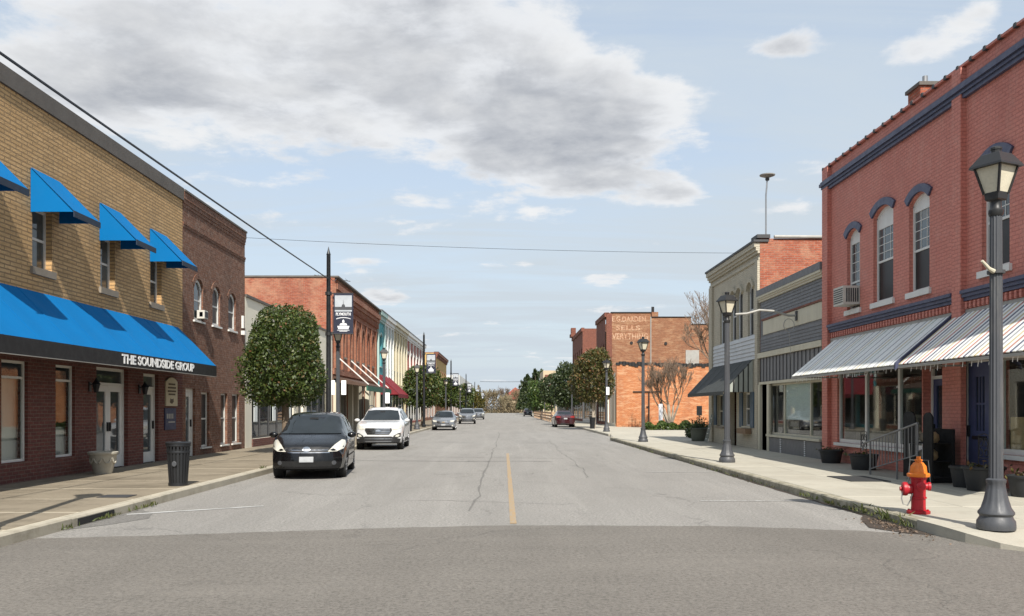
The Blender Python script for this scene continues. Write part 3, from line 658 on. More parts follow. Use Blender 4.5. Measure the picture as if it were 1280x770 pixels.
for a, c in lw:
    w = window(b, o, F, a, c, .55, 2.55, meet=2.22, pane='glass_dark', pane_low='glass_clear', rec=.07, fw=.05)
    room(b, o, F, a-.3, c+.3, .3, 2.55, 1.0)
    MB(o).fb(F, a-.1, c+.1, -.30, -.28, .55, 2.2 if a < 17 else 1.2).build('curtain', 'curtain', w)
door(b, o, F, 20.35, 22.05, WZ, 2.6, transom=2.2, leaf_split=True, pane='glass_mid', glass=(.13, .1, .3, .14))
door(b, o, F, 23.0, 24.0, WZ, 2.55, transom=2.17, pane='glass_mid', glass=(.12, .1, .28, .14))
for y0 in (14.7, 17.5, 20.48, 23.4):
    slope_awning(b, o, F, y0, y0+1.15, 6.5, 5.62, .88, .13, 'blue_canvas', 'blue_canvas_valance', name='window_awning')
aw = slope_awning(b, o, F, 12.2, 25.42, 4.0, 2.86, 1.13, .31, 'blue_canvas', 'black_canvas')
MB(o).fb(F, 12.25, 25.4, 1.10, 1.155, 2.535, 2.548).build('hem', 'pipe_grey', aw)
text_part('lettering', 'THE SOUNDSIDE GROUP', 'white_letter', aw, o, (F.x(1.146), 19.12, 2.605), (0, 1, 0), (0, 0, 1), (1, 0, 0), 4.45, .215, .008, .03)
# ------------------------------------------------------------------ LEFT: dark brick building
b, o = root_for('brown_brick_building', 'dark weathered brown brick two-storey building with arched upper windows', F, 25.8, 32)
upw = [(26.75, 27.55), (28.45, 29.2), (30.1, 30.9)]; lw = [(27.4, 28.15), (29.28, 29.98), (30.5, 31.3)]
mb = MB(o); wall_open(mb, F, 25.805, 32, WZ-.1, 8.0, [(a, c, 4.36, 5.66, .3) for a, c in upw]+[(a, c, .38, 2.13) for a, c in lw]+[(25.95, 26.85, WZ-.1, 2.22)]); mb.build('wall', 'brown_brick', b)
shell(F, 25.81, 32, 16, 0, 8.0, b, o, 'brown_brick')
mb = MB(o)
for z0, z1, d in ((7.05, 7.13, .02), (7.13, 7.2, .035), (7.66, 7.76, .02), (7.76, 7.88, .04), (7.88, 8.1, .06)): mb.fb(F, 25.81, 32.0+d*.3, .001, d, z0, z1-.002)
mb.build('cornice', 'brown_brick', b)
MB(o).fb(F, 25.8, 32.03, -.3, .09, 8.1, 8.16).build('coping', 'coping', b)
for a, c in upw: window(b, o, F, a, c, 4.36, 5.66, rise=.3, meet=5.0, pane='glass_mid' if a < 27 else 'screen_black', pane_low='glass_mid' if a < 27 else 'screen_black', fw=.085, sill=.06, sill_mat='white_trim', hood=.16, hood_mat='brown_brick', hood_d=.025, rec=.05)
for a, c in lw: window(b, o, F, a, c, .38, 2.13, meet=1.28, pane='screen_black', pane_low='screen_black', fw=.06, sill=.05, sill_mat='white_trim', rec=.08)
door(b, o, F, 25.95, 26.85, WZ, 2.22, rec=.1, pane='glass_mid', glass=(.14, .1, .25, .14), fw=.1)
MB(o).fb(F, 31.55, 31.65, .01, .09, 4.55, 5.0).fb(F, 31.5, 31.72, .01, .14, 4.3, 4.45).build('meter_box', 'white_trim', b)
# window air conditioner of the brown building
def air_con(F, y0, y1, z0, z1, d0, d1, label):
    r = thing('air_conditioner', label, 'air conditioner', (F.x(d0), (y0+y1)/2, z0)); o = tuple(r.location)
    MB(o).fb(F, y0, y1, d0, d1, z0, z1).build('case', 'ac_case', r)
    n = 7
    for i in range(n): z = z0+.04+(z1-z0-.08)*(i+.5)/n; MB(o).fb(F, y0+.03, y1-.03, d1+.001, d1+.008, z-.012, z+.012).build('louvre', 'dark_trim', r)
    for i in range(6): x = d0+.1+(d1-d0-.16)*(i+.5)/6; MB(o).fb(F, y0-.006, y0-.001, x-.025, x+.012, z0+.06, z1-.06).build('side_vent', 'dark_trim', r)
air_con(F, 27.12, 27.45, 4.44, 4.70, -.04, .2, 'white window air conditioner in the brown brick building')
# ------------------------------------------------------------------ LEFT: cream single-storey shop
b, o = root_for('cream_shop', 'low cream stucco shop front behind the round tree', F, 32, 48.3)
mb = MB(o); wall_open(mb, F, 32.05, 48.3, WZ-.1, 5.76, [(32.9, 39.4, .45, 3.1), (40.0, 41.3, WZ-.1, 3.1), (42, 47.6, .45, 3.1)]); mb.build('wall', 'stucco', b)
shell(F, 32.05, 48.3, 14, 0, 5.76, b, o, 'stucco')
MB(o).fb(F, 32.06, 48.29, -.3, .06, 5.76, 5.86).build('coping', 'coping', b)
MB(o).fb(F, 32.9, 47.6, .002, .04, WZ, .44).build('bulkhead', 'veneer_brick', b)
storefront(b, o, F, [32.9, 34.2, 35.5, 36.8, 38.1, 39.4], .45, 3.1, pane='glass_dark', frame='dark_trim', transom=2.5)
storefront(b, o, F, [42, 43.4, 44.8, 46.2, 47.6], .45, 3.1, pane='glass_dark', frame='dark_trim', transom=2.5)
door(b, o, F, 40.0, 41.3, WZ, 3.1, mat='dark_trim', frame='pipe_grey', transom=2.4, pane='glass_dark')
for y in (33.3, 36.0, 38.6): MB(o).fb(F, y, y+.45, -.05, -.03, 1.1, 1.9).build('window_notice', 'paper', b)
# ------------------------------------------------------------------ LEFT: ornate red brick building
b, o = root_for('ornate_brick_building', 'ornate red brick two-storey building with corbelled cornice behind the banner pole', F, 48.3, 65.4)
wy = [49.4+i*2.2 for i in range(7)]
mb = MB(o); wall_open(mb, F, 48.35, 65.4, WZ-.1, 8.6, [(y, y+.95, 4.7, 6.9, .4) for y in wy]+[(49, 53, .4, 3.3), (53.6, 55, WZ-.1, 3.3), (55.6, 59.5, .4, 3.3), (60.2, 64.8, .4, 3.3)]); mb.build('wall', 'orange_brick', b)
shell(F, 48.35, 65.4, 22, 0, 8.95, b, o, 'raw_red_brick')
MB(o).box(-14.6, XL-.3, 48.30, 48.62, 8.96, 9.06).build('coping', 'coping', b)
mb = MB(o)
for z0, z1, d in ((7.3, 7.42, .06), (7.9, 8.05, .10), (8.05, 8.3, .2), (8.3, 8.62, .3), (8.62, 8.95, .12)): mb.fb(F, 48.35, 65.38, .001, d, z0, z1-.002)
for i in range(34): y = 48.5+i*.5; mb.fb(F, y, y+.22, .001, .15, 7.62, 7.9)
mb.build('cornice', 'orange_brick', b)
MB(o).fb(F, 48.33, 65.4, -.3, .34, 8.96, 9.05).build('coping', 'coping', b)
for i in range(8): MB(o).fb(F, 48.7+i*2.2, 49.05+i*2.2, .001, .12, 3.9, 7.3).build('pilaster', 'orange_brick', b)
MB(o).fb(F, 48.4, 65.3, .001, .10, 3.55, 3.88).build('belt_course', 'orange_brick', b)
for y in wy: window(b, o, F, y, y+.95, 4.7, 6.9, rise=.4, frame='dull_brick', meet=5.8, pane='glass_dark', sill=.12, hood=.2, hood_mat='orange_brick')
storefront(b, o, F, [49, 51, 53], .4, 3.3, pane='glass_dark', frame='cream_trim'); storefront(b, o, F, [55.6, 57.5, 59.5], .4, 3.3, pane='glass_dark', frame='cream_trim'); storefront(b, o, F, [60.2, 62.5, 64.8], .4, 3.3, pane='glass_dark', frame='cream_trim')
door(b, o, F, 53.6, 55, WZ, 3.3, mat='wood_door', frame='cream_trim', transom=2.4)
for y in (48.5, 53.1, 55.1, 59.6, 64.9): MB(o).fb(F, y, y+.38, .01, .28, WZ, 3.3).build('column', 'cream_trim', b)
cn = MB(o).prism([(F.x(.02), 3.1), (F.x(1.9), 2.85), (F.x(1.9), 2.95), (F.x(.02), 3.45)], 'y', 48.5, 58.5).build('canopy', 'shingle', b)
MB(o).fb(F, 48.45, 58.55, 1.88, 1.97, 2.62, 2.9).build('fascia', 'green_trim', cn)
for y in (49.5, 54, 58): MB(o).bar((F.x(.05), y, 4.6), (F.x(1.85), y, 3.0), .06).build('tie_rod', 'white_trim', cn)
# roof aerial on the corner
ae = thing('roof_aerial', 'bent thin aerial on the roof corner of the ornate brick building', 'aerial', (XL-.6, 51, 8.45)); oa = tuple(ae.location)
MB(oa).tube([(XL-.6, 51, 8.45), (XL-.6, 51, 9.3)], .025, 6).build('mast', 'dark_trim', ae)
MB(oa).tube([(XL-1.6, 51, 9.5), (XL-.6, 51, 9.3), (XL+.5, 51.2, 9.15)], .02, 5).build('boom', 'dark_trim', ae)
for i in range(5): MB(oa).tube([(XL-1.3+i*.4, 50.6, 9.46-.06*i), (XL-1.3+i*.4, 51.4, 9.46-.06*i)], .012, 4).build('element', 'dark_trim', ae)
# ------------------------------------------------------------------ LEFT: the painted row
def rowhouse(name, label, F, y0, y1, z, wallm, trim, nwin, gmat, wz=(4.9, 7.2), pil=True, back=18, pilm=None, arch=.25, cornice=.35):
    b, o = root_for(name, label, F, y0, y1); bay = (y1-y0)/nwin; ww = min(1.0, bay*.42)
    ops = [(y0+bay*(i+.5)-ww/2, y0+bay*(i+.5)+ww/2, *wz, arch) for i in range(nwin)]
    n = max(2, int((y1-y0)/2.4)); sy = [y0+.35+(y1-y0-.7)*i/n for i in range(n+1)]
    mb = MB(o); wall_open(mb, F, y0+.01, y1, WZ-.1, z, ops+[(sy[0], sy[-1], .35, 3.2)]); mb.build('wall', wallm, b)
    shell(F, y0+.01, y1, back, 0, z, b, o, wallm if 'brick' in wallm else 'dull_brick')
    for a, c, d, e, r_ in ops: window(b, o, F, a, c, d, e, rise=r_, frame=trim, pane='glass_dark', sill=.1, sill_mat=trim, hood=.12, hood_mat=trim, meet=(d+e)/2)
    storefront(b, o, F, sy, .35, 3.2, pane='glass_dark', frame=trim)
    if pil:
        for i in range(nwin+1):
            y = y0+bay*i; MB(o).fb(F, max(y0+.02, y-.16), min(y1-.01, y+.16), .001, .14, 3.75, z-.75).build('pilaster', pilm or trim, b)
    mb = MB(o)
    for z0, z1, d in ((z-.75, z-.6, .12), (z-.6, z-.3, .2), (z-.3, z+.02, cornice)): mb.fb(F, y0+.02, y1-.02, .002, d, z0, z1-.002)
    mb.build('cornice', trim, b)
    MB(o).fb(F, y0+.02, y1-.02, .001, .16, 3.3, 3.7).build('belt_course', gmat, b)
    MB(o).fb(F, y0+.02, y1-.02, -.3, cornice+.02, z+.02, z+.09).build('coping', 'coping', b)
    return b, o
b, o = rowhouse('turquoise_shop', 'narrow turquoise painted shop with maroon awning', F, 65.4, 69, 9.05, 'teal_trim', 'pale_teal', 1, 'teal_trim', wz=(4.9, 7.4))
slope_awning(b, o, F, 65.6, 72.2, 4.25, 2.75, 1.6, .3, 'maroon_canvas', 'maroon_canvas')
rowhouse('pale_teal_shop', 'pale green painted two-storey shop in the painted row', F, 69, 74.3, 9.05, 'pale_teal', 'white_trim', 3, 'cream_trim')
rowhouse('butter_shop', 'butter yellow two-storey shop in the painted row', F, 74.3, 84.5, 9.1, 'butter', 'cream_trim', 5, 'butter')
rowhouse('striped_shop', 'red brick two-storey shop with white pilasters behind a round tree', F, 84.5, 103, 9.1, 'rose', 'white_trim', 6, 'white_trim')
b, o = root_for('low_brick_shop', 'low orange brick shop beyond the painted row', F, 103, 122)
mb = MB(o); wall_open(mb, F, 103.1, 122, 0, 5.4, [(104+i*4.4, 107.4+i*4.4, .5, 3) for i in range(4)]); mb.build('wall', 'orange_brick', b); shell(F, 103.1, 122, 15, 0, 5.4, b, o, 'orange_brick')
for i in range(4): storefront(b, o, F, [104+i*4.4, 105.7+i*4.4, 107.4+i*4.4], .5, 3, pane='glass_dark', frame='white_trim')
MB(o).fb(F, 103.1, 122, .002, .2, 5.1, 5.45).build('cornice', 'dark_trim', b)
rowhouse('ochre_building', 'tall ochre yellow building with dark bracketed cornice', F, 122, 144, 9.6, 'ochre', 'dull_brick', 6, 'ochre', pil=False)
MB((XL, 133, 0)).box(XL-12, XL-.3, 121.9, 122.05, 0.0, 9.5).build('side_render', 'ochre', [x for x in bpy.data.objects if x.name == 'ochre_building'][0])
b, o = root_for('red_gable_shop', 'low red brick shop with a dark roof down the street', F, 146, 184)
mb = MB(o); wall_open(mb, F, 146, 184, 0, 5.9, [(148+i*5.8, 152+i*5.8, .5, 3) for i in range(6)]); mb.build('wall', 'dull_brick', b); shell(F, 146, 184, 15, 0, 5.9, b, o, 'dull_brick')
for i in range(6): storefront(b, o, F, [148+i*5.8, 150+i*5.8, 152+i*5.8], .5, 3, pane='glass_dark', frame='white_trim')
MB(o).fb(F, 146, 184, -.3, .3, 5.9, 6.2).build('cornice', 'dark_trim', b)
b, o = root_for('white_building', 'plain white two-storey building far down the street', F, 186, 285)
mb = MB(o); wall_open(mb, F, 186, 285, 0, 8.9, [(190+i*8, 192+i*8, 5, 7) for i in range(11)]+[(190+i*8, 194+i*8, .5, 3) for i in range(11)]); mb.build('wall', 'white_wall', b); shell(F, 186, 285, 15, 0, 8.9, b, o, 'white_wall')
for i in range(11): window(b, o, F, 190+i*8, 192+i*8, 5, 7, meet=6); storefront(b, o, F, [190+i*8, 192+i*8, 194+i*8], .5, 3, pane='glass_dark')
# ------------------------------------------------------------------ RIGHT: painted red brick building
F = FR
b, o = root_for('red_brick_building', 'painted red brick two-storey building with navy trim and striped awnings', F, 12, 24.7)
upw = [(22.33, 23.17, 4.22, 6.33, 4.95), (20.42, 21.52, 4.22, 6.52, 5.22), (18.68, 19.62, 4.22, 6.38, 5.15), (15.72, 16.64, 4.24, 6.36, 5.15), (13.2, 14.1, 4.24, 6.36, 5.15)]
mb = MB(o)
wall_open(mb, F, 12, 24.7, WZ-.1, 8.42, [(a, c, d, e, .2) for a, c, d, e, m_ in upw]+[(19.02, 23.85, .68, 2.75), (18.14, 18.98, WZ-.1, 2.75), (16.32, 17.36, WZ-.1, 2.6), (12.5, 16.1, .76, 2.6)]); mb.build('wall', 'painted_red_brick', b)
shell(F, 12.0, 24.7, 18, 0, 8.42, b, o, 'painted_red_brick')
for a, c, d, e, m_ in upw:
    window(b, o, F, a, c, d, e, rise=.2, meet=m_, pane='glass_mid', pane_low='screen_black' if a < 22 else 'glass_mid', nx=2, nz=3, sill=.13, sill_mat='white_trim', hood=.17, hood_d=.05, infill=.16 if a < 20 or a > 22 else .3, fw=.06, rec=.09)
for y0, y1 in ((24.3, 24.7), (17.2, 17.55), (12, 12.35)): MB(o).fb(F, y0, y1, .001, .11, WZ, 8.40).build('pilaster', 'painted_red_brick', b)
mb = MB(o)
for z0, z1, d in ((7.78, 7.86, .08), (7.86, 7.93, .12), (7.93, 8.02, .17), (8.02, 8.07, .14)): mb.fb(F, 12, 24.7+d*.5, .002, d, z0, z1-.002)
mb.build('cornice', 'navy_trim', b)
for a, c in ((17.56, 24.29), (12.36, 17.19)):
    mb = MB(o)
    for z0, z1, d in ((3.74, 3.81, .06), (3.81, 3.88, .10), (3.88, 3.95, .14)): mb.fb(F, a, c, .002, d, z0, z1-.002)
    mb.build('belt_cornice', 'navy_trim', b)
    mb = MB(o)
    y = a+.04
    while y < c-.1: mb.fb(F, y, y+.07, .002, .07, 3.58, 3.715); y += .15
    mb.build('dentil_course', 'painted_red_brick', b, kind='stuff')
    MB(o).fb(F, a+.05, c-.02, .002, .03, 3.34, 3.57).build('flashing', 'pipe_grey', b)
me = MB().prism([(-.24, 0), (.24, 0), (.24, .03), (.20, .05), (-.20, .05), (-.24, .03)], 'x', -.17, .17).mesh('coping_tile', 'painted_red_brick')
med = MB().prism([(-.05, -.01), (.05, -.01), (.05, .05), (.03, .075), (-.03, .075), (-.05, .05)], 'x', -.18, .18).mesh('coping_joint', 'dark_trim')
for i in range(26): inst('coping_tile', me, b, (F.x(-.1)-o[0], 12.25+i*.49-o[1], 8.423)); inst('coping_joint', med, b, (F.x(-.1)-o[0], 12.5+i*.49-o[1], 8.425))
ch = MB(o).box(9.4, 9.95, 19.5, 20.1, 8.0, 8.9).build('chimney', 'raw_red_brick', b)
MB(o).box(9.35, 10.0, 19.45, 20.15, 8.9, 8.98).build('chimney_cap', 'coping', ch); MB(o).tube([(9.65, 19.8, 8.9), (9.65, 19.8, 9.22)], .06, 10).build('flue', 'steel', ch)
# striped metal awnings made of separate ribbed panels
def rib_awning(y0, y1, zt, zb, depth, cols, w=.155, cw=.42):
    x0, x1 = F.x(.02), F.x(depth); ln = math.hypot(x1-x0, zt-zb); ang = math.atan2(zt-zb, x0-x1)
    aw = MB(o).add([(x0, y0, zt-.05), (x0, y1, zt-.05), (x1, y1, zb-.05), (x1, y0, zb-.05)], [(0, 1, 2, 3)]).build('awning', 'pipe_grey', b)
    mes = {c: MB().prism([(-q/2+.003, 0), (-q/2+.010, .010), (q/2-.010, .010), (q/2-.003, 0), (q/2-.003, -.012), (-q/2+.003, -.012)], 'x', 0, ln).mesh('panel', c) for c in set(cols) for q in [w if c == 'awn_white' else w*cw]}
    y = y0; i = 0
    while y < y1-w:
        c = cols[i % len(cols)]; q = w if c == 'awn_white' else w*cw; i += 1
        inst('panel', mes[c], aw, (x1-o[0], y+q/2-o[1], zb), (0, -ang, 0)); y += q
    return aw, x0, x1
plain('awn_white', (.80, .80, .76), .5, var=.12, streak=True, dirt=(.5, .47, .4), dirt_amt=.2)
plain('awn_grey', (.30, .30, .31), .5, var=.3); plain('awn_red', (.42, .16, .12), .5, var=.3); plain('awn_navy', (.05, .06, .12), .5, var=.3); plain('awn_gold', (.52, .43, .24), .5, var=.3); plain('awn_green', (.40, .44, .36), .5, var=.3)
aw1, x0, x1 = rib_awning(17.75, 24.1, 3.50, 2.50, 1.2, ['awn_white', 'awn_grey', 'awn_white', 'awn_white', 'awn_green', 'awn_white', 'awn_gold', 'awn_white', 'awn_grey', 'awn_white'], .15)
MB(o).prism([(x0, 3.54), (x1, 2.54), (x1, 2.40), (x0, 3.30)], 'y', 17.66, 17.72).build('end_panel', 'navy_trim', aw1)
aw2, x0, x1 = rib_awning(12.1, 17.55, 3.50, 2.50, 1.2, ['awn_white', 'awn_navy', 'awn_white', 'awn_red', 'awn_white', 'awn_gold', 'awn_white', 'awn_grey'], .10, .75)
for aw, a, c in ((aw1, 17.75, 24.1), (aw2, 12.1, 17.55)):
    MB(o).bar((x1+.03, a, 2.45), (x1+.03, c, 2.45), .05).build('front_rail', 'pipe_grey', aw)
    for i in range(3): y = a+.4+(c-a-.8)*i/2; MB(o).bar((F.x(.02), y, 2.46), (x1, y, 2.45), .035).build('strut', 'pipe_grey', aw)
    r2 = random.Random(3); y = a+.1; k = 0
    while y < c-.2:
        MB(o).tube([(x1+.10, y, 2.44), (x1+.10, y+.02, 2.41-r2.random()*.10)], .006, 5).build('string_light', 'white_letter', aw); y += .10+r2.random()*.22; k += 1
# ground floor joinery
storefront(b, o, F, [19.02, 20.25, 22.1, 23.85], .68, 2.75, frame='white_trim', fw=.10)
room(b, o, F, 18.99, 24.2, .5, 2.75, 2.0)
MB(o).fb(F, 19.0, 23.87, .002, .10, .60, .68).build('shop_sill', 'white_trim', b)
door(b, o, F, 18.14, 18.98, WZ, 2.75, rec=.2, mat='navy_door', transom=2.28, pane='glass_dark', glass=(.13, .1, .4, .14))
door(b, o, F, 16.32, 17.36, WZ, 2.6, rec=.08, mat='navy_door', pane='glass_dark', glass=(.27, .1, 1.02, .28), nx=2, nz=1, fw=.09)
MB(o).fb(F, 16.6, 17.1, -.078, -.06, 1.0, 1.07).build('letter_flap', 'black_metal', b)
MB(o).fb(F, 16.25, 17.42, .003, .28, WZ, .26).build('door_step', 'joint_dark', b)
storefront(b, o, F, [12.5, 13.7, 14.9, 16.1], .76, 2.6, frame='white_trim', fw=.10)
room(b, o, F, 12.4, 16.2, .5, 2.6, 2.0)
MB(o).fb(F, 12.45, 16.12, .002, .10, .68, .76).build('shop_sill', 'white_trim', b)
MB(o).fb(F, 14.98, 15.98, -.2, -.17, .82, 1.45).build('cardboard_sheet', 'cardboard', b)
MB(o).fb(F, 17.56, 19.0, .003, .05, 2.76, 3.1).build('fascia_board', 'cream_trim', b)
text_part('house_number', '124', 'sign_ink', b, o, (F.x(.053), 18.75, 2.83), (0, -1, 0), (0, 0, 1), (-1, 0, 0), .34, .16, .006, .01)
# shop display: figure, shelves, hanging cloths
def display(y, zs, w, mat, d=-.7, name='display_item'):
    mb = MB(o); mb.lathe([(w*.5, zs[0]), (w*.42, zs[0]+.2), (w*.3, (zs[0]+zs[1])/2), (w*.36, zs[1]-.25), (w*.16, zs[1]-.12), (w*.18, zs[1]-.05), (.02, zs[1])], (F.x(d), y, 0), 12); return mb.build(name, mat, b, smooth=50)
display(22.7, (.8, 1.75), .5, 'interior_item'); display(21.2, (.6, 1.5), .6, 'interior_item', -1.0); display(19.6, (.6, 1.9), .45, 'curtain', -.8)
display(15.6, (.6, 1.7), .5, 'interior_item', -1.0); display(13.2, (.6, 1.6), .5, 'interior_item', -.9)
MB(o).fb(F, 20.4, 21.9, -1.5, -1.45, .9, 2.4).build('backdrop', 'interior_item', b); MB(o).fb(F, 19.2, 19.6, -.45, -.4, .8, 2.6).build('hanging_cloth', 'pale_teal', b); MB(o).fb(F, 21.95, 23.8, -.9, -.5, .7, .95).build('display_shelf', 'interior_item', b)
air_con(F, 22.42, 23.08, 4.32, 4.80, -.1, .40, 'white window air conditioner in the painted red brick wall')
# ------------------------------------------------------------------ RIGHT: grey low shop
b, o = root_for('grey_shop', 'low grey shop with cream bands beside the red building', F, 24.75, 31)
mb = MB(o); wall_open(mb, F, 24.75, 31, WZ-.1, 5.62, [(24.95, 30.75, .72, 2.46), (30.05, 30.75, WZ-.1, .72)]); mb.build('wall', 'grey_wall', b)
shell(F, 24.75, 31, 14, 0, 5.6, b, o, 'grey_wall')
MB(o).fb(F, 24.74, 31.0, -.3, .16, 5.60, 5.82).build('coping', 'grey_wall', b)
mb = MB(o)
for z0, z1, d in ((5.40, 5.47, .07), (5.47, 5.53, .11), (5.53, 5.598, .15)): mb.fb(F, 24.76, 30.98, .003, d, z0, z1)
mb.build('moulding', 'cream_trim', b)
mb = MB(o); z = 4.80
for zz0, zz1 in ((4.78, 5.38), (3.62, 4.18)):
    z = zz0
    while z < zz1-.05: mb.add([(F.x(.03), 24.8, z), (F.x(.03), 30.95, z), (F.x(.012), 30.95, z+.105), (F.x(.012), 24.8, z+.105), (F.x(.004), 24.8, z), (F.x(.004), 30.95, z)], [(0, 1, 2, 3), (0, 4, 5, 1)]); z += .105
mb.build('lap_siding', 'grey_wall', b, kind='stuff')
MB(o).fb(F, 24.8, 30.6, .004, .03, 4.21, 4.70).build('sign_board', 'cream_trim', b)
MB(o).fb(F, 24.8, 30.7, .004, .06, 4.71, 4.77).build('sign_trim', 'dull_brick', b)
MB(o).fb(F, 24.76, 30.98, .004, .12, 3.40, 3.58).build('belt_band', 'cream_trim', b)
me = MB().box(0, .035, -.17, .17, 2.56, 3.39).mesh('board', 'grey_board'); mb2 = MB().box(.0, .055, -.02, .02, 2.56, 3.39).mesh('batten', 'dark_trim')
for i in range(17): y = 24.97+i*.355; inst('board', me, b, (F.x(.038)-o[0], y-o[1], 0)); inst('batten', mb2, b, (F.x(.058)-o[0], y+.1775-o[1], 0))
MB(o).fb(F, 24.8, 30.9, .004, .09, 2.46, 2.55).build('head_band', 'cream_trim', b)
MB(o).fb(F, 30.76, 30.98, .004, .10, WZ, 2.46).build('corner_post', 'cream_trim', b); MB(o).fb(F, 29.8, 30.04, .004, .07, WZ, 2.46).build('post', 'cream_trim', b)
w = storefront(b, o, F, [24.97, 26.1, 28.55, 30.0], .72, 2.46, frame='cream_trim', fw=.07)
room(b, o, F, 24.9, 30.9, .4, 2.5, 2.5)
MB(o).fb(F, 26.15, 28.5, -.125, -.112, 1.25, 2.39).build('window_paper', 'paper', b); MB(o).fb(F, 28.62, 29.9, -.6, -.57, .8, 1.6).build('blind', 'interior_item', b)
MB(o).fb(F, 24.97, 30.04, .004, .10, .645, .72).build('shop_sill', 'cream_trim', b)
for a, c in ((24.97, 26.2), (26.3, 28.5), (28.6, 30.0)): MB(o).fb(F, a, c, .004, .05, WZ, .63).build('bulkhead', 'grey_wall', b)
for y in (26.25, 28.55):
    for i in range(8): MB(o).fb(F, y-.04, y+.04, .051, .075, WZ+.02+i*.06, WZ+.048+i*.06).build('stripe', 'white_letter', b)
# old pipe arm that once held a sign
pa = thing('sign_arm', 'bent rusty pipe arm projecting from the grey shop front', 'bracket', (XR-.06, 27.05, 4.55)); oa = tuple(pa.location)
MB(oa).tube([(XR-.04, 27.05, 4.52), (XR-.3, 27.05, 4.52), (XR-.75, 27.05, 4.66), (XR-1.2, 27.05, 4.69), (XR-1.6, 27.05, 4.58), (XR-1.95, 27.05, 4.56)], .035, 8).build('pipe', 'pipe_grey', pa)
MB(oa).box(XR-.07, XR-.032, 26.98, 27.12, 4.36, 4.66).build('wall_plate', 'dark_trim', pa)
MB(oa).tube([(XR-.28+.17*math.cos(t), 27.05, 4.22+.2*math.sin(t)) for t in np.linspace(0, 2*math.pi, 15)], .012, 5).tube([(XR-.28, 27.05, 4.02), (XR-.2, 27.05, 3.0)], .008, 4).build('wire_hoop', 'pipe_grey', pa)
# ------------------------------------------------------------------ RIGHT: cream two-storey building
b, o = root_for('cream_brick_building', 'cream painted brick two-storey building with a sloping black awning', F, 31.05, 38.5)
ow = [(36.0, 36.8), (34.2, 35.0), (33.3, 34.1), (31.85, 32.6)]
mb = MB(o); wall_open(mb, F, 31.06, 38.5, WZ-.1, 7.6, [(a, c, 4.28, 6.3, .3) for a, c in ow]+[(36.2, 37.3, .85, 2.2), (34.2, 35.3, WZ-.1, 2.3), (32.2, 33.2, .95, 2.2)]); mb.build('wall', 'cream_brick', b)
shell(F, 31.06, 38.5, 14, 0, 7.72, b, o, 'raw_red_brick')
for a, c in ow: window(b, o, F, a, c, 4.28, 6.3, rise=.3, pane='screen_black', fw=.09, meet=5.3, frame='white_siding', hood=.14, hood_mat='cream_brick', rec=.08)
mb = MB(o)
for z0, z1, d in ((6.95, 7.05, .05), (7.2, 7.3, .08), (7.3, 7.42, .14), (7.42, 7.6, .2)): mb.fb(F, 31.07, 38.5, .002, d, z0, z1-.002)
mb.build('cornice', 'cream_brick', b)
for a, c in ((31.07, 31.4), (37.9, 38.45)): MB(o).fb(F, a, c, .002, .09, WZ, 6.94).build('pilaster', 'cream_brick', b)
MB(o).fb(F, 31.0, 38.55, -.3, .24, 7.6, 7.68).build('coping', 'dark_trim', b)
MB(o).fb(F, 30.98, 31.75, -.35, .12, 7.73, 7.86).build('corner_cap', 'dark_trim', b)
MB(o).tube([(XR+.5, 31.02, 7.78), (XR+13.8, 31.02, 7.7)], .06, 8).build('gutter', 'pipe_grey', b)
mb = MB(o); z = 3.42
while z < 4.2: mb.add([(F.x(.05), 31.45, z), (F.x(.05), 37.85, z), (F.x(.015), 37.85, z+.15), (F.x(.015), 31.45, z+.15), (F.x(.004), 31.45, z), (F.x(.004), 37.85, z)], [(0, 1, 2, 3), (0, 4, 5, 1)]); z += .15
mb.build('lap_siding', 'white_siding', b, kind='stuff')
aw = slope_awning(b, o, F, 31.85, 37.95, 3.45, 2.25, 1.12, .14, 'grey_canvas', 'grey_canvas', end_mat='pale_canvas')
for i in range(6):
    f = i/6; MB(o).box(F.x(1.1-f*1.08)-.02, F.x(1.1-f*1.08)+.02, 31.835, 31.85, 2.2, 2.26+1.19*f).build('end_stripe', 'black_canvas', aw)
window(b, o, F, 36.2, 37.3, .85, 2.2, pane='glass_dark', meet=1.5, frame='cream_trim', sill=.08); window(b, o, F, 32.2, 33.2, .95, 2.2, pane='glass_mid', meet=1.6, frame='white_trim', sill=.08, sill_mat='cream_trim')
plain('shutter', (.07, .11, .15), .6)
for y in (31.75, 33.22, 35.75, 37.32): MB(o).fb(F, y, y+.42, .004, .05, .9, 2.22).build('shutter', 'shutter', b)
MB(o).fb(F, 32.1, 33.3, .01, .24, .66, .86).build('flower_box', 'wood_door', b)
door(b, o, F, 34.2, 35.3, WZ, 2.3, mat='wood_door', frame='cream_trim', pane='wood_door', rec=.35)
# roof mast with a flat disc
r = thing('roof_mast', 'thin roof mast topped by a flat disc on the cream building', 'mast', (XR+.35, 31.5, 7.2)); oa = tuple(r.location)
MB(oa).tube([(XR+.35, 31.5, 7.2), (XR+.35, 31.5, 9.4), (XR+.38, 31.5, 9.7), (XR+.40, 31.5, 10.05)], .03, 8).build('pole', 'steel', r)
MB(oa).lathe([(.06, 10.02), (.27, 10.10), (.28, 10.13), (.12, 10.16), (.02, 10.17)], (XR+.4, 31.5, 0), 20).build('disc', 'pipe_grey', r); MB(oa).lathe([(.06, 9.92), (.08, 9.98), (.05, 10.03)], (XR+.4, 31.5, 0), 10).build('socket', 'dark_trim', r)
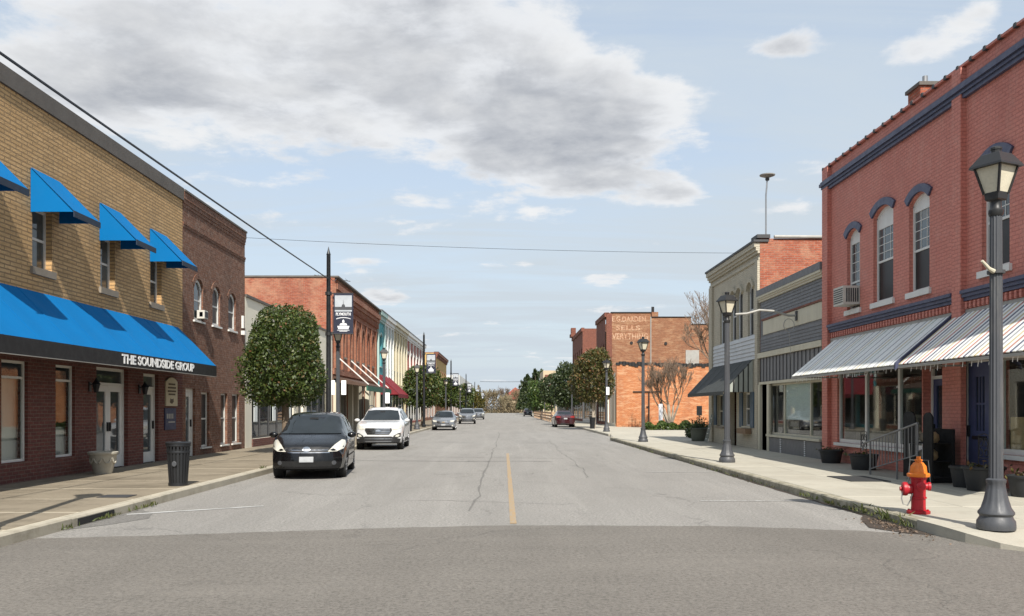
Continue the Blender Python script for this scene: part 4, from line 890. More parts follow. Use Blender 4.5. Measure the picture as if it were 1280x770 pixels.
# ------------------------------------------------------------------ RIGHT: ruined orange wall, ghost-sign building and those beyond
b, o = root_for('ruined_shop', 'roofless one-storey shop of bright orange brick', F, 71, 78)
mb = MB(o); rr = random.Random(5); xs = np.linspace(9.25, 25, 64); tops = [5.35-.012*(x-9.2)**1.2+rr.uniform(-.05, .06) for x in xs]
vs = [(x, 71, .0) for x in xs]+[(x, 71, t) for x, t in zip(xs, tops)]+[(x, 71.35, .0) for x in xs]+[(x, 71.35, t) for x, t in zip(xs, tops)]; n = len(xs)
mb.add(vs, [(i, i+1, n+i+1, n+i) for i in range(n-1)]+[(2*n+i+1, 2*n+i, 3*n+i, 3*n+i+1) for i in range(n-1)]+[(n+i, n+i+1, 3*n+i+1, 3*n+i) for i in range(n-1)]+[(0, n, 3*n, 2*n), (n-1, 2*n-1, 4*n-1, 3*n-1)])
mb.build('side_wall', 'ruin_brick', b)
mb = MB(o)
for i in range(n-1):
    if rr.random() < .96: t = (tops[i]+tops[i+1])/2; mb.box(xs[i]-.02, xs[i+1]+.02, 70.93, 71.4, t-rr.uniform(.06, .28), t+rr.uniform(.03, .12))
mb.build('tar_coping', 'tar', b)
mb = MB(o); wall_open(mb, F, 71.36, 78, 0, 4.6, [(72.2, 74, .4, 3.2), (75, 77.4, .4, 3.2)]); mb.build('front_wall', 'stucco', b)
for z, x0_, x1_ in ((3.0, 10.6, 12.9), (1.75, 11.7, 11.9)): MB(o).box(x0_, x1_, 70.9, 70.98, z-.03, z+.05).build('iron_strap', 'tar', b)
MB(o).box(9.26, 24, 70.88, 70.99, 4.02-1.4, 4.09-1.4).build('ledge', 'old_brick', b) if False else None
MB(o).box(11.85, 11.95, 70.9, 70.985, .4, 2.9).build('iron_strap', 'tar', b)
b, o = root_for('ghost_sign_building', 'tall old brick building with faded painted lettering on its side', F, 78, 86)
MB(o).box(9.25, 13.25, 78, 78.35, 0, 10.25).box(13.26, 16.9, 78.02, 78.35, 0, 9.85).box(16.91, 26, 78.04, 78.35, 0, 9.2).build('side_wall', 'old_brick', b)
mb = MB(o); wall_open(mb, F, 78.36, 86, 0, 10.2, [(79.2+i*2.3, 80.3+i*2.3, 5.2, 7.6, .3) for i in range(3)]+[(79, 85.4, .4, 3.2)]); mb.build('front_wall', 'dull_brick', b)
for i in range(3): window(b, o, F, 79.2+i*2.3, 80.3+i*2.3, 5.2, 7.6, rise=.3, meet=6.4, frame='dull_brick')
storefront(b, o, F, [79, 81, 83.2, 85.4], .4, 3.2, pane='glass_dark', frame='dark_trim')
MB(o).box(9.3, 25, 85.7, 86, 0, 10).box(24.7, 25, 78.4, 85.69, 0, 9).build('back_wall', 'dull_brick', b); MB(o).box(9.5, 24.6, 78.4, 85.6, 8.6, 8.8).build('roof', 'roofing', b)
MB(o).fb(F, 78.0, 86.05, -.3, .12, 9.9, 10.3).build('cornice', 'dull_brick', b); MB(o).box(9.65, 13.3, 77.93, 78.4, 10.26, 10.34).box(13.32, 16.95, 77.95, 78.4, 9.86, 9.93).box(16.97, 26, 77.97, 78.4, 9.21, 9.28).build('coping', 'tar', b)
ch = MB(o).box(13.35, 13.95, 78.1, 78.7, 9.87, 10.35).build('chimney', 'old_brick', b); MB(o).tube([(13.5, 78.4, 10.3), (13.5, 78.4, 10.85)], .13, 8).build('flue', 'tar', ch)
MB(o).tube([(13.25, 77.97, 9.9), (13.25, 77.97, 3)], .05, 6).build('conduit', 'pipe_grey', b); MB(o).box(9.26, 9.75, 77.985, 78.0, .2, 10.2).build('corner_quoin', 'dull_brick', b)
for s, x, z, w, h in (('E.G.DARDEN', 9.75, 9.45, 3.05, .5), ('SELLS', 10.1, 8.68, 2.2, .45), ('EVERYTHING', 9.5, 7.85, 3.5, .58)):
    text_part('painted_sign', s, 'ghost_paint', b, o, (x, 77.996, z), (1, 0, 0), (0, 0, 1), (0, -1, 0), w, h, .006, .03, 1.05)
for x, z in ((11.5, 7.55), (14.6, 7.5)): MB(o).lathe([(.14, -.03), (.14, 0.05)], (x, 77.98, z), 10, ax='y').build('wall_anchor', 'tar', b)
w = MB(o).box(16.4, 17.6, 77.96, 78.02, 4.7, 6.9).build('blocked_window', 'pipe_grey', b)
def farblock(name, label, F, y0, y1, z, mat, nwin=0, trim='dark_trim', back=10, fr='white_trim', corn=True):
    b, o = root_for(name, label, F, y0, y1); ops = []
    if nwin: bay = (y1-y0)/nwin; ops = [(y0+bay*(i+.3), y0+bay*(i+.3)+min(1.1, bay*.4), z*.55, z*.8, .2) for i in range(nwin)]
    mb = MB(o); wall_open(mb, F, y0, y1, 0, z, ops+[(y0+.5, y1-.5, .4, 3.1)]); mb.build('wall', mat, b); shell(F, y0+.01, y1, back, 0, z, b, o, mat)
    for p in ops: window(b, o, F, *p[:4], rise=.2, meet=(p[2]+p[3])/2, frame=fr, sill=.1)
    n = max(2, int((y1-y0)/3)); storefront(b, o, F, [y0+.5+(y1-y0-1)*i/n for i in range(n+1)], .4, 3.1, pane='glass_dark', frame=fr)
    if corn: MB(o).fb(F, y0, y1, -.2, .14, z-.35, z+.1).build('cornice', mat, b)
    return b, o
farblock('white_low_shop', 'low white shop between the two tall brick buildings', F, 86.1, 101, 5.2, 'white_wall')
b, o = farblock('gabled_brick_building', 'red brick two-storey building with a stepped cornice finial', F, 101.1, 116, 11, 'dull_brick', 5)
MB(o).fb(F, 113.6, 116, -.3, .4, 11.1, 11.5).fb(F, 114.2, 115.4, -.3, .3, 11.502, 12.3).build('finial', 'dull_brick', b)
farblock('grey_far_shop', 'low grey shop past the gabled brick building', F, 116.2, 150, 5, 'stucco')
b, o = farblock('tan_tower', 'narrow tan building rising above the street trees', F, 203, 222, 10.6, 'tan_render', 4, back=3.2, corn=False)
MB(o).box(9.6, 11.9, 202.95, 203.0, 4.5, 9.6).build('panel', 'dull_brick', b)
# house at the end of the street
r = thing('red_roof_house', 'house with a rusty red gabled roof among bare trees', 'house', (4.5, 352, 0)); o = tuple(r.location)
MB(o).box(-1, 10, 345, 358, 0, 5.6).build('wall', 'tan_render', r); MB(o).prism([(-1.6, 5.4), (10.6, 5.4), (4.5, 10.2)], 'y', 344.4, 358.6).build('roof', 'rose', r)
for x in (1, 4, 7): MB(o).box(x, x+1.3, 344.9, 344.98, 2.2, 4).build('window', 'glass_dark', r)
# ------------------------------------------------------------------ street lamps
def make_lamp(label, loc, rz=.45):
    r = thing('street_lamp', label, 'street lamp', loc, rz, 'old-style street lamps')
    MB().lathe([(.212, 0), (.216, .03), (.212, .10), (.186, .14), (.18, .16), (.202, .19), (.20, .21), (.168, .26), (.138, .36), (.112, .48), (.102, .55), (.112, .57), (.112, .60), (.08, .62)], n=48, flute=.06, nf=12, zf=(.24, .57)).build('base', 'lamp_metal', r, smooth=35)
    MB().lathe([(.080, .60), (.077, 1.6), (.073, 2.6), (.069, 3.55), (.067, 3.82)], n=72, flute=.13, nf=12).build('shaft', 'lamp_metal', r, smooth=50)
    MB().lathe([(.072, 3.80), (.085, 3.83), (.085, 3.87), (.062, 3.90), (.058, 3.98), (.07, 4.0)], n=20).build('collar', 'lamp_metal_dark', r, smooth=35)
    s2 = math.sqrt(2); q = math.pi/4
    ln = MB().lathe([(.07*s2, 3.985), (.085*s2, 4.0), (.092*s2, 4.08), (.088*s2, 4.085)], n=4, rot=q).build('lantern', 'lamp_metal_dark', r)
    for k in range(4):
        a = q+k*math.pi/2; a2 = a+math.pi/2
        MB().bar((.092*s2*math.cos(a), .092*s2*math.sin(a), 4.07), (.165*s2*math.cos(a), .165*s2*math.sin(a), 4.40), .024).build('frame_bar', 'lamp_metal_dark', ln)
        p = [(.088*s2*math.cos(t), .088*s2*math.sin(t), 4.085) for t in (a, a2)]+[(.160*s2*math.cos(t), .160*s2*math.sin(t), 4.395) for t in (a2, a)]
        MB().add(p, [(0, 1, 2, 3)]).build('pane', 'lantern_pane', ln)
    MB().lathe([(.212*s2, 4.385), (.207*s2, 4.41), (.122*s2, 4.545), (.115*s2, 4.55), (.05, 4.555)], n=4, rot=q).build('lantern_roof', 'lamp_metal_dark', ln)
    MB().lathe([(.055, 4.55), (.058, 4.60), (.066, 4.605), (.066, 4.63), (.04, 4.645)], n=14).build('finial', 'lamp_metal_dark', ln)
    MB().lathe([(.05, 4.09), (.075, 4.13), (.085, 4.22), (.06, 4.32), (.02, 4.35)], n=14).build('bulb', 'lantern_frost', ln, smooth=60)
    return r
lamp = make_lamp('tall grey street lamp behind the fire hydrant with a bracket clamp', (5.98, 10.5, WZ))
cl = MB().lathe([(.095, 3.10), (.10, 3.10), (.10, 3.14), (.095, 3.14)], n=20).build('clamp', 'dark_trim', lamp); MB().tube([(-.09, -.03, 3.12), (-.16, -.02, 3.15), (-.26, -.0, 3.24)], [.03, .022, .016], 8).build('clamp_arm', 'cream_trim', cl)
def lamp_at(x, y, label):
    c = recopy(lamp, (x, y, WZ), .45+random.uniform(-.3, .3), label)
    for k in kids(c):
        if k.name.startswith('clamp'):
            for j in kids(k): bpy.data.objects.remove(j)
            bpy.data.objects.remove(k)
    return c
lamp_at(6.08, 23.55, 'grey street lamp standing before the grey shop')
lamp_at(6.15, 38.2, 'grey street lamp before the open lot and orange wall')
l4 = lamp_at(6.55, 55.2, 'grey street lamp with a white notice on its shaft')
MB().box(-.14, .14, -.115, -.10, 2.35, 2.85).build('notice', 'white_letter', l4)
lamp_at(-6.25, 10.2, 'grey street lamp on the left pavement before the tan building')
l5 = lamp_at(-6.38, 33.2, 'grey street lamp behind the hanging banner')
MB().box(-.30, -.12, -.115, -.10, 2.0, 2.55).box(.12, .30, -.115, -.10, 2.0, 2.55).build('notice', 'white_letter', l5)
l6 = lamp_at(-6.25, 45.0, 'grey street lamp before the turquoise shop and maroon awning')
MB().box(.06, .28, -.115, -.10, 1.75, 2.3).build('notice', 'white_letter', l6)
lamp_at(-6.2, 61.5, 'grey street lamp in front of the round tree by the white-pilastered shop')
for x, y in ((-6.2, 92), (-6.2, 122), (-6.3, 150), (-6.3, 178), (-6.3, 205), (6.6, 84), (6.6, 112), (6.6, 140)): lamp_at(x, y, 'small grey street lamp far down the street')
# ------------------------------------------------------------------ utility poles with banners
def make_pole(label, loc):
    r = thing('utility_pole', label, 'pole', loc, 0, 'black poles along the left kerb')
    MB().lathe([(.15, 0), (.15, .35), (.10, .4), (.095, 3), (.075, 7.4), (.085, 7.42), (.05, 7.52), (.005, 7.72)], n=14).build('pole', 'black_metal', r, smooth=40)
    for z in (4.42, 5.95): MB().tube([(.06, -.05, z), (.95, -.05, z)], .018, 6).lathe([(.125, z-.06), (.125, z+.06)], n=12).build('banner_arm', 'lamp_metal_dark', r)
    return r
pole = make_pole('tall black pole holding a wire and banner beside the round tree', (-6.62, 32.6, WZ-.14))
def make_banner(label, loc):
    r = thing('banner', label, 'banner', loc, 0, 'navy banners on the poles'); w, z0, z1 = .74, -1.50, 0
    MB().box(0, w, -.012, .012, z0, z1).build('cloth', 'banner_navy', r)
    MB().box(.05, w-.05, -.016, -.0125, -.68, -.07).build('photo_print', 'banner_photo', r)
    MB().box(.05, w-.05, -.0165, -.0161, -.62, -.50).build('river_print', 'lamp_metal', r)
    MB().prism([(.30, -.50), (.32, -.42), (.36, -.40), (.37, -.2), (.38, -.40), (.42, -.42), (.44, -.50)], 'y', -.019, -.0166).build('ship_print', 'lamp_metal', r)
    text_part('lettering', 'PLYMOUTH', 'banner_white', r, (0, 0, 0), (.09, -.0125, -.83), (1, 0, 0), (0, 0, 1), (0, -1, 0), .56, .115, .004, .03)
    mb = MB()
    ap = arch_pts(.1, .64, -.89, .05, 12)
    for p, q in zip(ap, ap[1:]): mb.prism([p, q, (q[0], q[1]-.028), (p[0]+.01, p[1]-.028)], 'y', -.0155, -.0125)
    mb.build('arc_print', 'banner_white', r)
    mb = MB().prism([(.14, -1.22), (.60, -1.22), (.56, -1.34), (.18, -1.34)], 'y', -.0155, -.0125).prism([(.26, -1.12), (.48, -1.12), (.52, -1.2), (.22, -1.2)], 'y', -.0155, -.0125).prism([(.33, -1.02), (.37, -.97), (.41, -1.02), (.41, -1.1), (.33, -1.1)], 'y', -.0155, -.0125)
    mb.prism([(.14, -1.37), (.60, -1.37), (.60, -1.39), (.14, -1.39)], 'y', -.0155, -.0125).prism([(.2, -1.41), (.54, -1.41), (.5, -1.43), (.24, -1.43)], 'y', -.0155, -.0125); mb.build('boat_emblem', 'banner_white', r)
    return r
ban = make_banner('large navy banner with white lettering beside the round tree', (-6.42, 32.55, 5.94))
pl = [(-6.35, 68.5, 'tall black pole behind the round tree by the butter shop'), (-6.5, 106, 'tall black pole past the painted row'), (-6.5, 148, None), (-6.5, 192, None), (-6.5, 238, None)]
for x, y, lb in pl:
    recopy(pole, (x, y, WZ-.14), None, lb or 'distant black pole far along the left kerb'); recopy(ban, (x+.2, y-.05, 5.94), None, 'navy banner above the round tree by the butter shop' if y < 80 else 'navy banner on the pole past the painted row' if y < 110 else 'tiny navy banner far along the left kerb')
# wires
def wire(name, p, q, sag, r, label):
    p, q = Vector(p), Vector(q); pts = [p.lerp(q, t)-Vector((0, 0, sag*4*t*(1-t))) for t in np.linspace(0, 1, 25)]
    o = MB().tube(pts, r, 5).build(name, 'black_metal'); return tag(o, label, 'wire')
wire('overhead_wire', (-6.62, 32.5, 6.50), (-7.15, 2, 6.62), .06, .022, 'thick black cable running from the pole past the tan building')
wire('overhead_wire', (-9.55, 31.9, 7.92), (9.05, 33.4, 7.62), .12, .007, 'thin wire crossing the street to the cream building')
wire('overhead_wire', (-6.6, 238, 9.1), (9, 236, 9.1), .1, .05, 'distant wires crossing the far end of the street')
wire('overhead_wire', (-6.6, 32.7, 6.6), (-9.5, 49, 9.0), .15, .012, 'thin wire from the pole to the ornate brick roof')
# ------------------------------------------------------------------ trees
def clipped_tree(name, label, loc, rad, cz, mat, n, leaf, seed, trunk_r=.10, lean=(0, 0), box=.7, group='round clipped street trees', stems=1, lump=.10, bark='bark'):
    r = thing(name, label, 'tree', loc, 0, group); rnd = random.Random(seed)
    mb = MB()
    for k in range(stems):
        dx, dy = (rnd.uniform(-.15, .15), rnd.uniform(-.15, .15)) if stems > 1 else (0, 0)
        mb.tube([(dx, dy, -.03), (dx*1.2+lean[0]*.4, dy+lean[1]*.4, .7), (dx*2+lean[0], dy*2+lean[1], cz-rad[2]*.55)], [trunk_r*1.3, trunk_r, trunk_r*.75], 9)
    mb.build('trunk', bark, r, smooth=60)
    mb = MB()
    for k in range(9):
        d = Vector((rnd.gauss(0, .7), rnd.gauss(0, .7), .8)).normalized(); branches(mb, (lean[0], lean[1], cz-rad[2]*.6), d, rad[2]*.55, trunk_r*.5, 2, rnd, .5, .1, (2, 3))
    mb.build('branch', bark, r)
    v, f = leaf_cloud(n, ball_sampler((lean[0], lean[1], cz), rad, lump, .5, seed, box), leaf, seed); cloud_obj('crown', v, f, mat, r)
    return r
clipped_tree('clipped_tree', 'large round clipped evergreen tree beside the black hatchback', (-7.05, 28.0, WZ), (1.24, 1.24, 1.52), 3.10, 'leaf_clip', 26000, .052, 3, .13, (-.05, 0), .35, lump=.16)
clipped_tree('clipped_tree', 'round clipped evergreen tree before the red shop with white pilasters', (-7.0, 74, WZ), (1.55, 1.55, 1.75), 3.4, 'leaf_clip', 6000, .12, 4, .11, box=.8)
clipped_tree('clipped_tree', 'round clipped evergreen tree by the low orange brick shop', (-7.0, 107, WZ), (1.4, 1.4, 1.85), 3.5, 'leaf_clip', 3500, .15, 5, .11, box=.5)
for i, (y, m) in enumerate(((150, 'leaf_clip'), (186, 'leaf_gold'), (215, 'leaf_gold'), (245, 'leaf_gold'))):
    clipped_tree('clipped_tree', 'small golden green street tree far down the left pavement' if m == 'leaf_gold' else 'small round street tree before the red gable shop', (-7.0, y, WZ), (1.7, 1.7, 2.1), 3.6, m, 1800, .22, 20+i, .11)
clipped_tree('clipped_tree', 'rust-tinged round street tree with pale trunk by the brick building', (6.75, 65.5, WZ), (1.62, 1.62, 2.0), 3.95, 'leaf_rust', 8000, .11, 6, .10, box=.3, stems=2, bark='pale_bark', lump=.10)
clipped_tree('clipped_tree', 'dark green round street tree behind the rust-tinged tree', (6.3, 86, WZ), (1.65, 1.65, 2.1), 3.85, 'leaf_dark', 6000, .13, 7, .10, box=.3, lump=.10)
clipped_tree('clipped_tree', 'shaded street tree beside the wooden barrier', (6.9, 125, WZ), (1.8, 1.8, 2.1), 4.2, 'leaf_dark', 2500, .2, 8, .12, lump=.2)
clipped_tree('clipped_tree', 'light green blossoming tree before the tan tower', (7.4, 176, WZ), (2.6, 2.6, 2.6), 4.2, 'leaf_bright', 2500, .28, 9, .12, lump=.25)
# dark evergreens near the street end
def conifer(label, loc, h, w, seed, n=3500, mat='leaf_dark'):
    r = thing('evergreen_tree', label, 'tree', loc, 0, 'dark evergreens at the street end'); MB().tube([(0, 0, -.05), (0, 0, h*.9)], [h*.03, .03], 7).build('trunk', 'bark', r)
    rr = np.random.default_rng(seed); K = rr.uniform(0, 2*np.pi, 40); Z = rr.uniform(.06, 1, 40)
    def smp(q, n):
        k = q.integers(0, 40, n); z = Z[k]; rad = w*(1-z)**.7*(.55+.5*q.random(n))+.15; a = K[k]+q.normal(0, .45, n)
        return np.stack([rad*np.cos(a), rad*np.sin(a), h*(.1+.9*z)+q.normal(0, h*.025, n)-.12*rad], 1)
    v, f = leaf_cloud(n, smp, .38, seed); cloud_obj('crown', v, f, mat, r); return r
for i, (x, y, h, w) in enumerate(((8.2, 226, 11.5, 3.6), (6.7, 250, 11.2, 3.4), (7.8, 275, 12.5, 4), (10.2, 245, 13, 4.2))): conifer(('tall dark evergreen just behind the tan tower', 'dark evergreen at the end of the right pavement', 'dark evergreen nearest the bare thicket', 'tallest dark evergreen behind the other evergreens')[i], (x, y, 0), h, w, 40+i)
conifer('dark pointed evergreen behind the red roofed house', (7.5, 372, 0), 13.5, 3.2, 60, 2500)
# bare trees closing the street
def bare_tree(name, label, loc, h, seed, mat, trunk=.16, lev=4, stems=1, spread=.42, group='bare trees closing the street', minr=.012, kids_=(3, 4), up=.22, bark=None):
    r = thing(name, label, 'tree', loc, 0, group); rnd = random.Random(seed); tr = MB(); br = MB()
    for k in range(stems):
        d = Vector((rnd.gauss(0, .22 if stems > 1 else .05), rnd.gauss(0, .22 if stems > 1 else .05), 1)).normalized(); L = h*(.30 if stems == 1 else .34); s = Vector((rnd.uniform(-.12, .12), rnd.uniform(-.12, .12), -.04)) if stems > 1 else Vector((0, 0, -.04))
        e = s+d*L; tr.tube([s, s+d*L*.5, e], [trunk*1.15, trunk, trunk*.8], 8)
        for j in range(4 if stems == 1 else 2):
            nd = (d+Vector((rnd.gauss(0, spread), rnd.gauss(0, spread), .2))).normalized(); branches(br, e-d*L*.06*j, nd, h*.27, trunk*.62, lev, rnd, spread, up, kids_, 3, 5, minr)
    tr.build('trunk', bark or mat, r, smooth=60); br.build('branch', mat, r); return r
bt = [bare_tree('bare_tree', 'pale leafless tree in the thicket closing the street end', (-9, 334, 0), 11, 71+k, ('twig_buff', 'twig_tan', 'twig')[k], .2, 4, 1, .5, minr=.03) for k in range(3)]
xs = [(-13, 332), (-4, 330), (-1.5, 338), (2.5, 333), (6, 336), (9.5, 331), (12.5, 337), (-7, 340), (-18, 336), (0.5, 329), (15, 333)]
bt[1].location = (4.2, 331, 0); bt[2].location = (8.2, 334, 0)
for i, (x, y) in enumerate(xs): t = recopy(bt[i % 3], (x, y, 0), random.uniform(0, 6)); k = random.uniform(.62, .85) if x > 0 else random.uniform(.85, 1.05); t.scale = (k*1.15, k*1.15, k)
r = bare_tree('crape_myrtle', 'multi-stemmed leafless tree before the orange brick wall', (12.6, 65.5, .12), 5.6, 91, 'twig', .075, 4, 7, .36, None, .010, (3, 4), .3, 'pale_bark'); r['group'] = 'leafless trees on the lot'
r = bare_tree('bare_tree', 'tall leafless tree behind the cream building', (13.6, 56.5, .12), 10.2, 95, 'twig', .17, 5, 1, .5, None, .010, (3, 4), .25); r['group'] = 'leafless trees on the lot'
# thicket brush under the bare trees
def brush(r_, n):
    x = r_.uniform(-20, 20, n); hh = np.interp(x, [-20, -8, -2, 1, 4, 8, 14, 20], [10, 10.5, 9, 7.2, 6, 6.5, 7, 7])*(.8+.25*np.sin(x*2.1)*np.sin(x*.9+1)); return np.stack([x, r_.uniform(328, 336, n), hh*r_.random(n)**1.2], 1)
v, f = leaf_cloud(16000, brush, .26, 12); o = cloud_obj('brush', v, f, 'twig_tan', None, 'stuff'); tag(o, 'dry brown brush beneath the bare trees', 'brush')
# hedges on the lot
def hedge(label, x0, x1, y0, y1, z1, n, seed, mat='leaf_bright', leaf=.09):
    r = thing('hedge', label, 'hedge', ((x0+x1)/2, (y0+y1)/2, .12)); rr = np.random.default_rng(seed)
    def s(q, n):
        u = q.random(n); hgt = z1*(.75+.35*np.sin(u*23+seed)*np.sin(u*7)); return np.stack([(u-.5)*(x1-x0), q.uniform(-.5, .5, n)*(y1-y0), q.random(n)**.6*hgt], 1)
    v, f = leaf_cloud(n, s, leaf, seed); cloud_obj('foliage', v, f, mat, r); return r
hedge('low green hedge in front of the orange wall', 9.9, 13.9, 60, 61, .62, 4000, 1)
hedge('low hedge beside the big planter tub', 9.3, 10.9, 43.2, 44.4, .55, 2500, 2, 'leaf_dark')
# weeds along the right kerb
rr = np.random.default_rng(33); V = []; Fc = []
def blades(cx, cy, n, sp, h, base=0.):
    for i in range(n):
        x, y = cx+rr.normal(0, sp*.4), cy+rr.normal(0, sp); a = rr.uniform(0, 6.28); hh = h*rr.uniform(.3, 1.2); w = rr.uniform(.006, .018); lx, ly = rr.normal(0, .5, 2)*hh; k = len(V)
        V.extend([(x-w*math.cos(a), y-w*math.sin(a), base), (x+w*math.cos(a), y+w*math.sin(a), base), (x+lx*.5+w*.7*math.cos(a), y+ly*.5+w*.7*math.sin(a), base+hh*.7), (x+lx, y+ly, base+hh)]); Fc.append((k, k+1, k+2, k+3))
for i in range(26): y = 11.6+4*rr.random()**1.3; blades(KR-.02+rr.normal(0, .02), y, 9, .08, .04+.05*rr.random(), .03)
for i in range(7): blades(KR-.01, rr.uniform(11.7, 13.4), 9, .05, .12, .06)
for i in range(24): blades(KR-.02, rr.uniform(16, 40), 8, .2, .06, .02)
for i in range(14): blades(KL+.02, rr.uniform(11.3, 15), 10, .1, .07, .02)
for i in range(3): blades(-5.95, 21.3+rr.normal(0, .2), 8, .06, .1, .12)
o = cloud_obj('kerb_weeds', np.array(V), Fc, 'weed', None, 'stuff'); tag(o, 'weeds and grass growing along the kerbs', 'weeds')
v, f = leaf_cloud(220, lambda q, n: np.stack([KR-.12-np.abs(q.normal(0, .16, n)), q.normal(11.6, .5, n), q.uniform(.008, .03, n)], 1), .02, 9); o = cloud_obj('leaf_litter', v, f, 'twig', None, 'stuff'); tag(o, 'dry leaf litter in the right gutter', 'leaf litter')
gs = MB().add(*wavy_strip((KR-.04, 12.5), (KR-.04, 44), .10, .0072, .006, 120, 5)).build('gutter_shade_dirt', 'soil'); gs['kind'] = 'structure'  # kerb shadow and silt painted together as one dark strip in the gutter
MB().add([(KR-.01, 10.9, .0075), (KR-.01, 13.1, .0075), (KR-.35, 12.3, .0075), (KR-.55, 11.6, .0075), (KR-.25, 11.0, .0075)], [(0, 1, 2, 3, 4)]).build('gutter_silt', 'soil')['kind'] = 'structure'
# ------------------------------------------------------------------ fire hydrant
h = thing('fire_hydrant', 'red fire hydrant with an orange bonnet at the kerb', 'fire hydrant', (5.78, 12.05, WZ), R(-12)); h.scale = (.9, .9, .95)
MB().lathe([(.165, 0), (.17, .012), (.17, .04), (.15, .05), (.108, .055), (.104, .10), (.104, .22), (.118, .225), (.118, .245), (.104, .25), (.106, .42), (.112, .5), (.125, .515), (.125, .54)], n=28).build('barrel', 'hydrant_red', h, smooth=35)
for k in range(8): a = k*math.pi/4+.2; MB().lathe([(.016, .04), (.016, .06)], (.145*math.cos(a), .145*math.sin(a), 0), 6).build('flange_bolt', 'hydrant_red', h)
bo = MB().lathe([(.158, .54), (.165, .55), (.165, .585), (.15, .595), (.122, .60), (.118, .64), (.10, .70), (.07, .74), (.05, .75), (.048, .77), (.06, .775), (.06, .79), (.03, .80), (.03, .835), (.005, .84)], n=28, flute=0).build('bonnet', 'hydrant_orange', h, smooth=35)
for k in range(8): a = k*math.pi/4; MB().tube([(.118*math.cos(a), .118*math.sin(a), .60), (.105*math.cos(a), .105*math.sin(a), .69), (.06*math.cos(a), .06*math.sin(a), .745)], .011, 6).build('rib', 'hydrant_orange', bo)
pn = MB().lathe([(.075, -.10), (.078, -.16), (.098, -.165), (.102, -.18), (.10, -.22), (.085, -.235), (.03, -.24), (.03, -.27), (.005, -.275)], (0, 0, .36), 24, ax='x').build('pumper_nozzle', 'hydrant_red', h, smooth=35)
for sgn in (-1, 1): MB().lathe([(.048, sgn*.09), (.05, sgn*.135), (.065, sgn*.14), (.065, sgn*.18), (.045, sgn*.185), (.022, sgn*.19), (.022, sgn*.21)], (0, 0, .41), 18, ax='y').build('hose_nozzle', 'hydrant_red', h, smooth=35)
MB().lathe([(.05, .09), (.052, .13), (.064, .135), (.064, .17), (.02, .18)], (0, 0, .40), 18, ax='x').build('hose_nozzle', 'hydrant_red', h, smooth=35)
MB().tube([(-.235, -.02, .31), (-.25, -.03, .22), (-.23, -.04, .14), (-.17, -.05, .12), (-.13, -.06, .20), (-.10, -.07, .30)], .010, 6).build('chain', 'chain', h)
# ------------------------------------------------------------------ litter bins
def make_bin(label, loc):
    r = thing('litter_bin', label, 'litter bin', loc, 0, 'black slatted litter bins')
    MB().lathe([(.19, .03), (.235, .74), (.225, .74), (.18, .05)], n=24).build('liner', 'under', r)
    me = MB().prism([(-.028, -.012), (.028, -.012), (.028, .0), (-.028, .0)], 'z', 0, .80).mesh('slat', 'black_metal')
    for k in range(20):
        a = 2*math.pi*k/20
        q = MB(); c, s = math.cos(a), math.sin(a); t = (-s, c)
        for r0, z0, r1, z1 in ((.205, .04, .262, .80),):
            vs = [(rr_*c+w*t[0], rr_*s+w*t[1], z) for rr_, z in ((r0, z0), (r1, z1), (r1-.012, z1), (r0-.012, z0)) for w in (-.024, .024)]
            q.add(vs, [(0, 1, 3, 2), (2, 3, 5, 4), (4, 5, 7, 6), (6, 7, 1, 0), (0, 2, 4, 6), (1, 7, 5, 3)])
        q.build('slat', 'black_metal', r)
    MB().lathe([(.215, .0), (.22, .0), (.222, .06), (.19, .06)], n=28).build('foot_ring', 'black_metal', r, smooth=40)
    for z, q in ((.66, .258), (.80, .275)): MB().lathe([(q-.03, z), (q, z), (q+.004, z+.02), (q, z+.045), (q-.03, z+.045)], n=28).build('hoop', 'black_metal', r, smooth=40)
    MB().lathe([(.245, .84), (.285, .845), (.29, .87), (.27, .885), (.17, .89), (.165, .87)], n=28).build('rim', 'black_metal', r, smooth=40)
    MB().lathe([(.05, -.255), (.055, -.262), (.045, -.266)], (0, 0, .45), 14, ax='y').build('emblem', 'lamp_metal', r)
    return r
bn = make_bin('black slatted litter bin on the kerb before the tan building', (-6.2, 16.45, WZ)); bn.scale = (.82, .82, .94)
recopy(bn, (-6.2, 56.5, WZ), .3, 'black slatted litter bin beyond the white SUV'); recopy(bn, (6.5, 63.5, WZ), .9, 'black slatted litter bin behind the dark red car')
